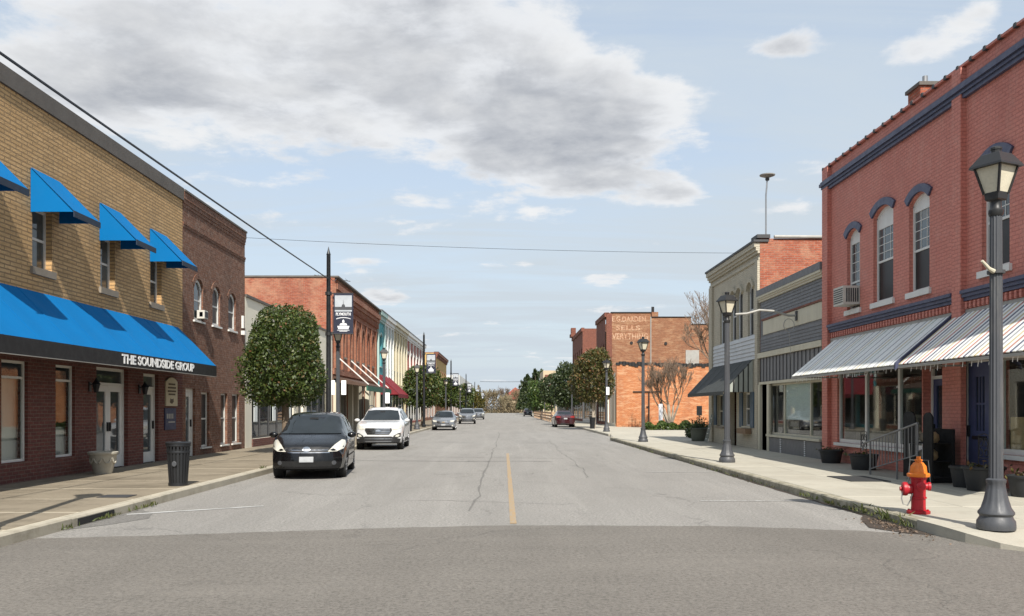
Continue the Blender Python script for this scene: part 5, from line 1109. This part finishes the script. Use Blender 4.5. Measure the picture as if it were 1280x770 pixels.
# ------------------------------------------------------------------ planters and shop-front furniture on the right
def pot(label, loc, r0, r1, hgt, mat, plant, seed, cat='planter', stone=False):
    r = thing('planter', label, cat, loc)
    prof = [(r0, 0), (r0*1.04, .02), (r0+(r1-r0)*.55, hgt*.55), (r1*.97, hgt*.86), (r1*1.05, hgt*.88), (r1*1.07, hgt*.97), (r1*1.0, hgt), (r1*.9, hgt), (r1*.86, hgt*.9)]
    MB().lathe(prof, n=28).build('pot', mat, r, smooth=35); MB().lathe([(r1*.5, hgt*.85), (r1*.88, hgt*.88), (r1*.3, hgt*.92)], n=16).build('soil', 'soil', r)
    if stone:
        for k in range(8):
            a = 2*math.pi*k/8; rr_ = r0+(r1-r0)*.6
            MB().tube([(rr_*1.03*math.cos(a+t*.35), rr_*1.03*math.sin(a+t*.35), hgt*(.72-.25*(1-t*t))) for t in np.linspace(-1, 1, 7)], .018, 6).build('swag', mat, r)
    if plant:
        n, hh, m, sp = plant; rr_ = np.random.default_rng(seed)
        v, f = leaf_cloud(n, lambda q, n: np.stack([q.normal(0, r1*sp, n), q.normal(0, r1*sp, n), hgt*.88+np.abs(q.normal(0, hh, n))], 1), .045, seed); cloud_obj('plant', v, f, m, r, 'stuff')
        mb = MB()
        for k in range(9): a = rr_.uniform(0, 6.28); e = r1*sp*1.2; mb.tube([(0, 0, hgt*.85), (e*.5*math.cos(a), e*.5*math.sin(a), hgt+hh*.5), (e*math.cos(a), e*math.sin(a), hgt+hh*1.2)], .005, 4)
        mb.build('stem', 'bark', r)
    return r
pot('pale stone garlanded pot before the white double doors', (-9.05, 19.5, WZ), .19, .305, .50, 'stone_pot', None, 1, stone=True)
pot('black round planter at the corner of the red building', (8.82, 23.3, WZ), .23, .31, .36, 'dark_pot', (60, .06, 'leaf_rust', .5), 2)
p2 = pot('black round planter with a wire heart under the shop window', (8.62, 20.7, WZ), .26, .33, .38, 'dark_pot', (60, .05, 'leaf_rust', .5), 3)
p3 = pot('black round planter with a wire heart beside the navy door', (8.55, 15.4, WZ), .26, .34, .44, 'dark_pot', (60, .05, 'leaf_rust', .5), 4)
pot('black round planter half hidden behind the near street lamp', (8.6, 16.1, WZ), .2, .27, .40, 'dark_pot', None, 5)
pot('black round planter under the boarded shop window', (8.7, 14.35, WZ), .24, .30, .36, 'dark_pot', (50, .05, 'leaf_rust', .5), 6)
def trellis(p, hgt):
    mb = MB(); r_ = .008
    for s in (-1, 1):
        mb.tube([(0, s*.17, .25), (0, s*.17, hgt)], r_, 5)
        mb.tube([(0, s*(.02+.12*abs(math.sin(t))), hgt-.30+.26*(t/math.pi)) for t in np.linspace(0, math.pi, 9)], r_, 5)
        mb.tube([(0, s*(.085+.07*math.cos(t)), hgt-.12+.07*math.sin(t)) for t in np.linspace(0, 2*math.pi, 13)], r_, 5); mb.tube([(0, s*(.085+.06*math.cos(t)), hgt-.30+.06*math.sin(t)) for t in np.linspace(0, 2*math.pi, 13)], r_, 5)
    mb.tube([(0, -.17, hgt-.4), (0, .17, hgt-.4)], r_, 5).tube([(0, -.17, hgt), (0, 0, hgt+.04), (0, .17, hgt)], r_, 5); mb.build('wire_trellis', 'black_metal', p)
trellis(p2, .90); trellis(p3, .98)
pot('big weathered tub planter full of greenery by the cream building', (8.85, 39.1, WZ), .34, .42, .60, 'tub_pot', (900, .22, 'leaf_dark', .5), 7)
# sloping metal handrail
r = thing('handrail', 'grey metal handrail with balusters outside the shop', 'handrail', (8.12, 18.0, WZ)); o = (8.12, 18.0, WZ)
def hr(y): return WZ+.72+(19.3-y)/(19.3-16.95)*.46
MB(o).tube([(8.12, 19.55, .66), (8.12, 19.55, .76), (8.12, 19.42, .84)]+[(8.12, y, hr(y)) for y in np.linspace(19.3, 16.95, 6)], .022, 8).build('top_rail', 'rail_grey', r)
MB(o).tube([(8.12, y, hr(y)-.62) for y in (19.2, 18.2, 16.95)], .014, 6).build('bottom_rail', 'rail_grey', r)
for y in (19.15, 17.85, 16.97): MB(o).tube([(8.12, y, WZ), (8.12, y, hr(y))], .022, 8).build('post', 'rail_grey', r)
for i in range(14):
    y = 19.0-i*.15
    if abs(y-17.85) > .06: MB(o).tube([(8.12, y, hr(y)-.62), (8.12, y, hr(y)-.01)], .009, 6).build('baluster', 'rail_grey', r)
# black open cabinet standing by the shop door
r = thing('black_cabinet', 'tall black cabinet with round-topped open doors by the shop door', 'cabinet', (8.5, 17.35, WZ)); o = (8.5, 17.35, WZ)
def leafdoor(y0, y1, x, z1): ap = arch_pts(y0, y1, z1, .10, 8); return [(y0, WZ+.06)]+ap+[(y1, WZ+.06)]
MB(o).prism(leafdoor(17.55, 18.05, 0, 1.55), 'x', 8.34, 8.37).build('door', 'under', r); MB(o).prism(leafdoor(16.75, 17.12, 0, 1.53), 'x', 8.30, 8.33).build('door', 'under', r)
MB(o).box(8.42, 8.85, 16.95, 17.9, WZ+.01, WZ+.10).box(8.80, 8.85, 16.95, 17.9, WZ+.10, 1.2).build('case', 'under', r)
for z in (.55, .9): MB(o).box(8.40, 8.79, 16.99, 17.86, z, z+.02).build('shelf', 'under', r)
for i, (y, z) in enumerate(((17.35, .57), (17.6, .57), (17.3, .92), (17.55, .92))): MB(o).lathe([(.09, z), (.13, z+.06), (.12, z+.16), (.05, z+.22)], (8.58, y, 0), 12).build('ware', 'interior_item' if i % 2 else 'cardboard', r, smooth=50)
# slender wire stool
r = thing('wire_stool', 'small bare metal stool beside the black cabinet', 'stool', (8.05, 16.75, WZ)); o = (8.05, 16.75, WZ)
MB(o).box(7.92, 8.18, 16.62, 16.88, WZ+.46, WZ+.475).build('seat', 'steel', r)
for sx in (-1, 1):
    for sy in (-1, 1): MB(o).tube([(8.05+sx*.15, 16.75+sy*.15, WZ), (8.05+sx*.12, 16.75+sy*.12, WZ+.46)], .009, 6).build('leg', 'steel', r)
MB(o).tube([(7.93, 16.87, WZ+.47), (7.92, 16.88, WZ+.78), (8.17, 16.88, WZ+.78), (8.17, 16.87, WZ+.47)], .009, 6).build('backrest', 'steel', r)
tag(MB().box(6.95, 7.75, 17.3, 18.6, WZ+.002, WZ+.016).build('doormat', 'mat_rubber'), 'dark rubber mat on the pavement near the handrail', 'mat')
# leaning ladder by the cream building
r = thing('leaning_ladder', 'small worn wooden ladder leaning on the cream building', 'ladder', (8.95, 37.6, WZ)); o = (8.95, 37.6, WZ)
for y in (37.45, 37.75): MB(o).bar((8.78, y, WZ), (9.08, y, 1.35), .05).build('rail', 'pale_canvas', r)
for i in range(5): t = (i+.7)/5.4; MB(o).bar((8.78+.3*t, 37.46, WZ+1.21*t), (8.78+.3*t, 37.74, WZ+1.21*t), .035).build('rung', 'white_trim', r)
# signs
def post_sign(label, x, y, z0, z1, w, mat, h=None):
    r = thing('post_sign', label, 'sign', (x, y, .12)); o = (x, y, .12); MB(o).bar((x, y, .12), (x, y, z1), .05).build('post', 'black_metal', r); MB(o).box(x-w/2, x+w/2, y-.05, y-.026, z0, z1).build('board', mat, r); return r
post_sign('narrow white sign on a post before the bare tree', 11.2, 61.8, .75, 1.95, .28, 'sign_white'); post_sign('small black sign on a thin post on the lot', 10.3, 45.6, 1.25, 1.75, .28, 'black_metal')
F = FL
s = thing('wall_sign', 'arched cream notice board on the red brick between the doors', 'sign', (XL+.02, 24.9, 2.0)); o = tuple(s.location)
MB(o).prism([(24.45, 1.68)]+arch_pts(24.45, 25.3, 2.5, .12)+[(25.3, 1.68)], 'x', XL+.003, XL+.04).build('board', 'sign_cream', s)
for i, (z, w_) in enumerate(((2.28, .5), (2.18, .6), (2.08, .62), (1.99, .5))): MB(o).box(XL+.041, XL+.045, 24.87-w_/2, 24.87+w_/2, z, z+.05).build('text_line', 'sign_ink', s)
MB(o).prism([(24.72, 1.78), (24.87, 1.74), (25.0, 1.8), (24.98, 1.9), (24.87, 1.87), (24.76, 1.9)], 'x', XL+.041, XL+.045).build('emblem', 'sign_ink', s)
s = thing('wall_sign', 'small navy sign under the cream notice board', 'sign', (XL+.02, 24.9, 1.3)); o = tuple(s.location)
MB(o).box(XL+.003, XL+.035, 24.4, 25.2, 1.0, 1.62).build('board', 'sign_navy', s)
for k in range(4): MB(o).box(XL+.036, XL+.040, 24.5+k*.13, 24.59+k*.13, 1.32, 1.46).build('text_mark', 'pipe_grey', s)
MB(o).box(XL+.036, XL+.040, 24.62, 25.1, 1.2, 1.24).build('text_line', 'pipe_grey', s)
def sconce(y, label):
    r = thing('wall_lantern', label, 'wall lantern', (XL+.02, y, 2.1), 0, 'black wall lanterns'); MB().box(-.017, .01, -.05, .05, -.1, .12).build('back_plate', 'black_metal', r)
    MB().lathe([(.05, -.12), (.09, .06), (.11, .07), (.03, .17), (.01, .22)], (.14, 0, 0), 6).bar((0, 0, .05), (.13, 0, .1), .02).build('lantern', 'black_metal', r)
sconce(20.0, 'black wall lantern beside the white double doors'); sconce(22.72, 'black wall lantern beside the single glass door')
# wooden barrier down the right kerb
r = thing('wooden_barrier', 'pale wooden slatted barrier along the right kerb', 'barrier', (5.6, 130, 0)); o = (5.6, 130, 0)
for y in np.linspace(100, 160, 16): MB(o).box(5.55, 5.65, y-.07, y+.07, 0, 1.2).build('post', 'plank', r)
for z in (.3, .65, 1.0): MB(o).box(5.50, 5.545, 99.9, 160.1, z, z+.2).build('rail', 'plank', r)
for z in (.3, .65, 1.0): MB(o).box(5.66, 7.0, 99.93, 99.98, z, z+.2).build('end_rail', 'plank', r)
# ------------------------------------------------------------------ cars (local frame: front towards -y, origin on the ground)
GH = [(1, 0), (.985, .2), (.955, .45), (.92, .68), (.875, .85), (.78, .945), (.58, .985), (.3, .998), (0, 1)]
HD = [(1, 0), (.97, .30), (.93, .52), (.87, .68), (.78, .80), (.66, .89), (.48, .95), (.25, .99), (0, 1)]
def smooth_arr(a, k):
    if k < 1: return a
    p = np.pad(a, k, mode='edge'); return np.convolve(p, np.ones(2*k+1)/(2*k+1), 'valid')
def car_body(S):
    L, W = S['L'], S['W']; fo, wb, wr = S['fo'], S['wb'], S['wr']
    st = np.unique(np.concatenate([np.linspace(0, L, 130), np.linspace(0, .3, 14), np.linspace(L-.3, L, 14)])); fine = np.linspace(0, L, 600)
    def prof(pts, k): a = np.interp(fine, *zip(*pts)); return np.interp(st, fine, smooth_arr(a, k))
    top = prof(S['top'], 9); belt = np.minimum(prof(S['belt'], 14), top-.035); hw = prof(S['plan'], 14)*W/2
    rows = []
    for s, zt, zb, w in zip(st, top, belt, hw):
        zl = S['clear']+.06*max(0, 1-s/.5)+.10*max(0, 1-(L-s)/.6)
        for c in (fo, fo+wb):
            q = wr*1.14; 
            if abs(s-c) < q: zl = max(zl, wr+math.sqrt(q*q-(s-c)**2)*.96)
        zl = min(zl, zb-.08)
        H = zb-zl; gk = min(1, max(0, (zt-zb-.12)/.22)); gk = gk*gk*(3-2*gk)
        ring = [(w*.90, zl), (w*.955, zl+.03), (w*.985, zl+H*.3), (w, zl+H*.55), (w*.992, zl+H*.8), (w*.97, zl+H*.94)]
        ws = w*(.955-.03*gk); tum = S['tumble']
        for (a, c), (d, e) in zip(GH, HD):
            x = (a*gk+d*(1-gk)); z = c*gk+e*(1-gk); xx = ws*x*(1-tum*gk*min(1, c*1.15)); ring.append((xx, zb+(zt-zb)*z))
        rows.append(ring)
    n = len(rows[0]); V = []; F_ = []
    def warp(x, s, z):
        ff = max(0, 1-s/.9); rf = max(0, 1-(L-s)/.8); ax = min(1, abs(x)/(W/2))
        y = s-L/2+S['nose']*ax**2.4*ff**.7-S['tail']*ax**2.4*rf**.7
        y += S.get('rake', .0)*max(0, z-.45)*ff**3-S.get('rrake', .0)*max(0, z-.5)*rf**3
        y += .10*max(0, .36-z)*ff**4*1.2
        return (x, y, z)
    for s, ring in zip(st, rows):
        for x, z in ring: V.append(warp(x, s, z))
        for x, z in ring[:-1]: V.append(warp(-x, s, z))
    m = 2*n-1
    def idx(i, j, sd): return i*m+(j if sd > 0 or j == n-1 else n+j)
    for i in range(len(st)-1):
        for j in range(n-1):
            F_.append((idx(i, j, 1), idx(i, j+1, 1), idx(i+1, j+1, 1), idx(i+1, j, 1))); F_.append((idx(i, j, -1), idx(i+1, j, -1), idx(i+1, j+1, -1), idx(i, j+1, -1)))
    for i, s in ((0, st[0]), (len(st)-1, st[-1])):      # nose and tail caps as grids
        cols = np.linspace(-1, 1, 15); gidx = []
        for j in range(n-1):
            x, z = rows[i][j]; row = []
            for c in cols:
                if c == 1: row.append(idx(i, j, 1))
                elif c == -1: row.append(idx(i, j, -1))
                else: V.append(warp(x*c, s, z)); row.append(len(V)-1)
            gidx.append(row)
        for a, b in zip(gidx, gidx[1:]):
            for k in range(14): F_.append((a[k], a[k+1], b[k+1], b[k]))
        a = gidx[-1]
        for k in range(14): F_.append((a[k], a[k+1], idx(i, n-1, 1)))
    return V, F_
def patch(bvh, poly, d, off, sub=3):
    """polygon in a side/front/rear view, laid on the body along direction d"""
    bm = bmesh.new(); vs = [bm.verts.new((p[0], p[1], 0)) for p in poly]; f = bm.faces.new(vs); bmesh.ops.triangulate(bm, faces=[f])
    for _ in range(sub): bmesh.ops.subdivide_edges(bm, edges=[e for e in bm.edges if e.calc_length() > .04], cuts=1)
    bmesh.ops.triangulate(bm, faces=bm.faces); bm.verts.ensure_lookup_table(); V = []; ok = []
    D = {'front': Vector((0, 1, 0)), 'rear': Vector((0, -1, 0)), 'left': Vector((-1, 0, 0)), 'right': Vector((1, 0, 0)), 'top': Vector((0, 0, -1))}[d]
    for v in bm.verts:
        u, w = v.co.x, v.co.y
        o = {'front': Vector((u, -9, w)), 'rear': Vector((u, 9, w)), 'left': Vector((9, u, w)), 'right': Vector((-9, u, w)), 'top': Vector((u, w, 9))}[d]
        hit, nrm, i, dist = bvh.ray_cast(o, D)
        if hit is None: V.append(Vector((0, 0, 0))); ok.append(False)
        else:
            if nrm.dot(D) > 0: nrm = -nrm
            V.append(hit+nrm*off); ok.append(True)
    F_ = [tuple(v.index for v in f.verts) for f in bm.faces if all(ok[v.index] for v in f.verts)]; bm.free(); return V, F_
def make_car(name, label, S, loc, rz, group=None):
    r = thing(name, label, 'car', loc, rz, group or 'cars parked along the kerbs'); V, F_ = car_body(S); L, W = S['L'], S['W']
    body = MB(); body.add(V, F_); bo = body.build('body', S['paint'], r, smooth=38); bvh = BVHTree.FromPolygons([Vector(v) for v in V], F_)
    def pt(nm, poly, d, mat, off=.004, parent=r, sub=6):
        v, f = patch(bvh, poly, d, off, sub)
        if f: return MB().add(v, f).build(nm, mat, parent, smooth=60)
    def mir(nm, poly, d, mat, off=.004, sub=5): pt(nm, poly, d, mat, off, r, sub); return pt(nm, [(-x, z) for x, z in poly][::-1], d, mat, off, r, sub)
    y0 = -L/2; wf, wrr = y0+S['fo'], y0+S['fo']+S['wb']
    MB().box(-W/2+.17, W/2-.17, y0+.25, L/2-.25, S['clear']+.01, S['clear']+.30).build('underbody', 'under', r)
    # wheels
    R_ = S['wr']; tw = .205
    for y in (wf, wrr):
        for sx in (-1, 1):
            cx = sx*(W/2-tw/2-.035); prof = [(R_*.62, -tw/2), (R_*.9, -tw/2), (R_*.985, -tw/2+.025), (R_, -tw/4), (R_, tw/4), (R_*.985, tw/2-.025), (R_*.9, tw/2), (R_*.62, tw/2)]
            w = MB().lathe(prof, (cx, y, R_), 30, ax='x').build('wheel', 'tyre', r, smooth=40)
            o1 = tw/2*sx
            MB().lathe([(R_*.64, o1*.2), (R_*.64, o1*.96), (R_*.60, o1*.98), (R_*.57, o1*.6), (R_*.1, o1*.6)], (cx, y, R_), 28, ax='x').build('rim', S.get('rim_back', 'under'), w, smooth=40)
            sp = MB()
            for k in range(S.get('spokes', 7)):
                a = 2*math.pi*k/S.get('spokes', 7); sp.bar((cx+o1*.82, y+R_*.08*math.cos(a), R_+R_*.08*math.sin(a)), (cx+o1*.9, y+R_*.62*math.cos(a), R_+R_*.62*math.sin(a)), R_*.16, .02)
            sp.lathe([(R_*.14, o1*.7), (R_*.13, o1*.95)], (cx, y, R_), 12, ax='x').lathe([(R_*.66, o1*.86), (R_*.66, o1*1.0), (R_*.58, o1*1.0), (R_*.58, o1*.86)], (cx, y, R_), 28, ax='x'); sp.build('spokes', 'rim', w)
            MB().lathe([(R_*1.1, o1*-.9), (R_*1.1, o1*.2), (R_*.5, o1*.2)], (cx-sx*.03, y, R_), 20, ax='x').build('wheel_well', 'under', r)
    # glass and trim
    for nm, poly, d, mat, off in S['single']: pt(nm, poly, d, mat, off)
    for nm, poly, d, mat, off in S['mirror']: mir(nm, poly, d, mat, off)
    for nm, poly, mat, off in S['side']:
        for sd in ('left', 'right'): pt(nm, [(s+y0, z) for s, z in poly], sd, mat, off)
    ms, mz, mw = S['mirror_at']
    for sx in (-1, 1):
        mb = MB(); n1 = 10
        vs = []; fs = []
        for i in range(7):
            t = i/6; rr_ = math.sin(math.pi*(.08+.84*t))**.6
            for k in range(n1): a = 2*math.pi*k/n1; vs.append((sx*(mw+.02+.20*t), y0+ms+.07*rr_*math.cos(a)+.02*t, mz+.075*rr_*math.sin(a)))
        for i in range(6):
            for k in range(n1): fs.append((i*n1+k, i*n1+(k+1) % n1, (i+1)*n1+(k+1) % n1, (i+1)*n1+k))
        fs.append(tuple(range(n1))); fs.append(tuple(6*n1+k for k in range(n1)))
        mb.add(vs, fs); mb.build('wing_mirror', S.get('mirror_mat', S['paint']), r, smooth=60)
    if S.get('rails'):
        for sx in (-1, 1): MB().tube([(sx*.60, y0+s, z) for s, z in S['rails']], .02, 6).build('roof_rail', 'black_metal', r)
    return r
def seams(ss, zl, zh): return [('door_seam', [(s-.006, zl), (s+.006, zl), (s+.006, zh), (s-.006, zh)], 'under', .002) for s in ss]
def rect(x0, x1, z0, z1): return [(x0, z0), (x1, z0), (x1, z1), (x0, z1)]
HATCH = dict(L=4.25, W=1.72, fo=.86, wb=2.6, wr=.31, clear=.19, tumble=.12, nose=.34, tail=.2, rake=.22, rrake=.1, paint='paint_black', mirror_at=(1.32, .98, .80), spokes=8,
    top=[(0, .66), (.05, .74), (.25, .82), (.6, .92), (.92, 1.00), (1.75, 1.43), (2.1, 1.51), (2.7, 1.525), (3.4, 1.46), (3.85, 1.36), (4.18, 1.02), (4.25, .80)],
    belt=[(0, .58), (.3, .74), (.9, .92), (2, .96), (3.6, 1.01), (4.0, .98), (4.25, .74)], plan=[(0, .90), (.25, .955), (.8, 1), (3.4, 1), (4.0, .95), (4.25, .86)],
    single=[('windscreen', [(-.70, 1.01), (.70, 1.01), (.67, 1.15), (.58, 1.40), (.3, 1.45), (-.3, 1.45), (-.58, 1.40), (-.67, 1.15)], 'front', 'car_glass', .013),
        ('grille', [(-.44, .62), (.44, .62), (.53, .71), (.3, .735), (-.3, .735), (-.53, .71)], 'front', 'plastic', .012), ('badge', [(.085*math.cos(t), .672+.05*math.sin(t)) for t in np.linspace(0, 6.28, 17)[:-1]], 'front', 'chrome', .032),
        ('grille_bar', rect(-.5, .5, .60, .618), 'front', 'chrome', .018), ('grille_bar', rect(-.46, .46, .66, .672), 'front', 'chrome', .022), ('number_plate', rect(-.155, .155, .40, .52), 'front', 'plate', .016), ('plate_frame', rect(-.175, .175, .385, .535), 'front', 'under', .010),
        ('lower_intake', [(-.55, .30), (.55, .30), (.6, .42), (-.6, .42)], 'front', 'under', .004), ('rear_window', [(-.55, 1.1), (.55, 1.1), (.48, 1.34), (-.48, 1.34)], 'rear', 'car_glass', .004), ('inside_mirror', rect(-.1, .1, 1.335, 1.375), 'front', 'under', .017), ('wiper', [(-.5, 1.02), (-.05, 1.035), (-.05, 1.045), (-.5, 1.032)], 'front', 'under', .008), ('wiper', [(.02, 1.02), (.5, 1.035), (.5, 1.045), (.02, 1.032)], 'front', 'under', .008),
        ('hood_seam', [(-.70, .765), (0, .775), (.70, .765), (.70, .773), (0, .783), (-.70, .773)], 'front', 'under', .002)],
    mirror=[('headlight', [(.46, .63), (.66, .635), (.79, .69), (.825, .78), (.80, .87), (.73, .885), (.60, .78)], 'front', 'headlamp', .006), ('fog_light', [(.60+.05*math.cos(t), .38+.05*math.sin(t)) for t in np.linspace(0, 6.28, 13)[:-1]], 'front', 'lamp_metal', .006), ('tail_light', [(.62, .85), (.8, .85), (.74, 1.2), (.6, 1.15)], 'rear', 'taillamp', .005)],
    side=[('side_window', [(1.28, 1.0), (2.02, 1.01), (2.02, 1.40), (1.78, 1.36)], 'car_glass', .004), ('side_window', [(2.1, 1.015), (3.0, 1.05), (2.95, 1.38), (2.1, 1.41)], 'car_glass', .004), ('side_window', [(3.08, 1.06), (3.45, 1.1), (3.3, 1.33), (3.05, 1.37)], 'car_glass', .004), ('door_handle', rect(1.85, 2.02, .86, .89), 'chrome', .014), ('door_handle', rect(2.85, 3.0, .89, .92), 'chrome', .014)]+seams((1.2, 2.06, 3.05), .30, .98)+[('side_trim', rect(1.25, 3.0, .48, .51), 'plastic', .008)])
SUV = dict(L=4.7, W=1.88, fo=.92, wb=2.7, wr=.37, clear=.24, tumble=.14, nose=.36, tail=.18, rake=.15, rrake=.08, paint='paint_white', mirror_at=(1.5, 1.14, .88), spokes=5,
    top=[(0, .84), (.04, .94), (.2, 1.01), (.6, 1.08), (1.1, 1.13), (1.2, 1.14), (1.95, 1.56), (2.35, 1.66), (3.2, 1.675), (4.0, 1.62), (4.35, 1.5), (4.6, 1.14), (4.7, .95)],
    belt=[(0, .72), (.3, .92), (1.1, 1.05), (2, 1.08), (4.0, 1.16), (4.5, 1.05), (4.7, .88)], plan=[(0, .90), (.25, .955), (.8, 1), (3.9, 1), (4.4, .95), (4.7, .88)],
    single=[('windscreen', [(-.73, 1.145), (.73, 1.145), (.69, 1.28), (.60, 1.515), (.3, 1.545), (-.3, 1.545), (-.60, 1.515), (-.69, 1.28)], 'front', 'car_glass', .013),
        ('grille', [(-.42, .60), (.42, .60), (.52, .76), (.50, .85), (-.50, .85), (-.52, .76)], 'front', 'plastic', .010), ('bumper_skirt', [(-.80, .305), (.80, .305), (.84, .44), (.64, .48), (.5, .535), (-.5, .535), (-.64, .48), (-.84, .44)], 'front', 'plastic', .010), ('skid_plate', [(-.48, .33), (.48, .33), (.52, .36), (-.52, .36)], 'front', 'paint_silver', .014), ('lower_bar', [(-.55, .43), (.55, .43), (.5, .455), (-.5, .455)], 'front', 'paint_silver', .016),
        ('badge', [(.09*math.cos(t), .755+.045*math.sin(t)) for t in np.linspace(0, 6.28, 17)[:-1]], 'front', 'chrome', .028), ('rear_window', [(-.6, 1.2), (.6, 1.2), (.52, 1.48), (-.52, 1.48)], 'rear', 'car_glass', .004), ('inside_mirror', rect(-.1, .1, 1.45, 1.49), 'front', 'under', .017), ('hood_seam', [(-.72, .90), (0, .915), (.72, .90), (.72, .908), (0, .923), (-.72, .908)], 'front', 'under', .002), ('number_plate', rect(-.15, .15, .75, .87), 'rear', 'plate', .012)]
        + [('grille_bar', rect(-.45, .45, z, z+.022), 'front', 'chrome', .018) for z in (.65, .71, .77, .825)],
    mirror=[('headlight', [(.50, .80), (.66, .78), (.83, .83), (.885, .98), (.80, .975), (.60, .87)], 'front', 'headlamp', .007), ('fog_surround', [(.56, .50), (.70, .47), (.84, .52), (.84, .67), (.74, .65), (.58, .56)], 'front', 'plastic', .010), ('fog_light', [(.62, .53), (.71, .51), (.79, .54), (.79, .61), (.70, .60)], 'front', 'headlamp', .016), ('tail_light', [(.64, .95), (.86, .98), (.80, 1.2), (.64, 1.14)], 'rear', 'taillamp', .006)],
    side=[('side_window', [(1.55, 1.15), (2.28, 1.16), (2.28, 1.53), (2.0, 1.49)], 'car_glass', .004), ('side_window', [(2.36, 1.165), (3.3, 1.19), (3.25, 1.53), (2.36, 1.54)], 'car_glass', .004), ('side_window', [(3.38, 1.2), (4.05, 1.28), (3.85, 1.47), (3.36, 1.52)], 'car_glass', .004), ('door_handle', rect(2.1, 2.27, .98, 1.01), 'chrome', .014), ('door_handle', rect(3.1, 3.27, 1.0, 1.03), 'chrome', .014), ('sill_trim', rect(1.36, 3.2, .30, .44), 'plastic', .008)]+seams((1.42, 2.32, 3.35), .40, 1.12), rails=[(2.2, 1.66), (2.3, 1.72), (3.3, 1.74), (4.1, 1.68), (4.2, 1.6)])
SEDAN = dict(L=4.7, W=1.82, fo=.92, wb=2.75, wr=.32, clear=.20, tumble=.17, nose=.32, tail=.25, rake=.15, rrake=.05, paint='paint_silver', mirror_at=(1.5, .98, .84), spokes=6,
    top=[(0, .66), (.05, .74), (.3, .80), (1.0, .93), (1.25, .96), (2.05, 1.38), (2.5, 1.46), (3.1, 1.44), (3.85, 1.12), (4.4, 1.08), (4.62, 1.02), (4.7, .8)],
    belt=[(0, .60), (.3, .73), (1.1, .88), (2, .93), (3.8, 1.0), (4.4, .98), (4.7, .74)], plan=[(0, .90), (.25, .955), (.8, 1), (3.8, 1), (4.4, .95), (4.7, .86)],
    single=[('windscreen', [(-.7, .97), (.7, .97), (.65, 1.1), (.55, 1.35), (.3, 1.385), (-.3, 1.385), (-.55, 1.35), (-.65, 1.1)], 'front', 'car_glass', .013), ('grille', [(-.40, .50), (.40, .50), (.48, .60), (.46, .70), (-.46, .70), (-.48, .60)], 'front', 'plastic', .005), ('grille_bar', rect(-.47, .47, .59, .63), 'front', 'chrome', .012), ('badge', [(-.1, .585), (.1, .585), (.12, .61), (.1, .64), (-.1, .64), (-.12, .61)], 'front', 'line_yellow', .018), ('number_plate', rect(-.15, .15, .36, .47), 'front', 'plate', .012), ('lower_intake', rect(-.6, .6, .27, .36), 'front', 'under', .005),
        ('rear_window', [(-.64, 1.13), (.64, 1.13), (.53, 1.36), (-.53, 1.36)], 'rear', 'car_glass', .004), ('number_plate', rect(-.15, .15, .70, .82), 'rear', 'plate', .014), ('rear_bumper_trim', rect(-.7, .7, .28, .38), 'rear', 'plastic', .005)],
    mirror=[('headlight', [(.48, .63), (.70, .62), (.80, .69), (.80, .77), (.66, .76), (.5, .72)], 'front', 'headlamp', .006), ('tail_light', [(.42, .84), (.78, .82), (.82, .97), (.6, .98), (.42, .95)], 'rear', 'taillamp', .006), ('fog_light', rect(.62, .72, .33, .41), 'front', 'headlamp', .006)],
    side=[('side_window', [(1.55, .99), (2.28, 1.0), (2.28, 1.35), (2.05, 1.31)], 'car_glass', .004), ('side_window', [(2.36, 1.0), (3.25, 1.04), (2.95, 1.32), (2.36, 1.36)], 'car_glass', .004), ('door_handle', rect(2.1, 2.27, .84, .87), 'chrome', .014), ('door_handle', rect(3.05, 3.2, .86, .89), 'chrome', .014)]+seams((1.42, 2.32, 3.25), .32, .96))
def var(base, **k): d = dict(base); d.update(k); return d
make_car('parked_car', 'black hatchback parked at the kerb by the round tree', HATCH, (-4.66, 21.5, 0), R(6))
make_car('parked_car', 'white SUV parked behind the black hatchback', SUV, (-4.93, 35.6, 0), R(2))
make_car('parked_car', 'silver sedan parked by the round tree and black pole', SEDAN, (-4.55, 66.2, 0), R(1.5))
make_car('parked_car', 'silver crossover parked past the silver sedan', var(SUV, paint='paint_silver'), (-3.95, 93, 0), R(2))
make_car('parked_car', 'pale grey crossover farthest along the left kerb', var(SUV, paint='paint_silver', rails=None), (-3.9, 131, 0), R(1))
make_car('parked_car', 'dark red sedan parked facing away at the right kerb', var(SEDAN, paint='paint_maroon'), (5.25, 76.5, 0), R(181))
make_car('parked_car', 'dark blue SUV facing away far down the right kerb', var(SUV, paint='paint_navy'), (5.1, 185, 0), R(180))
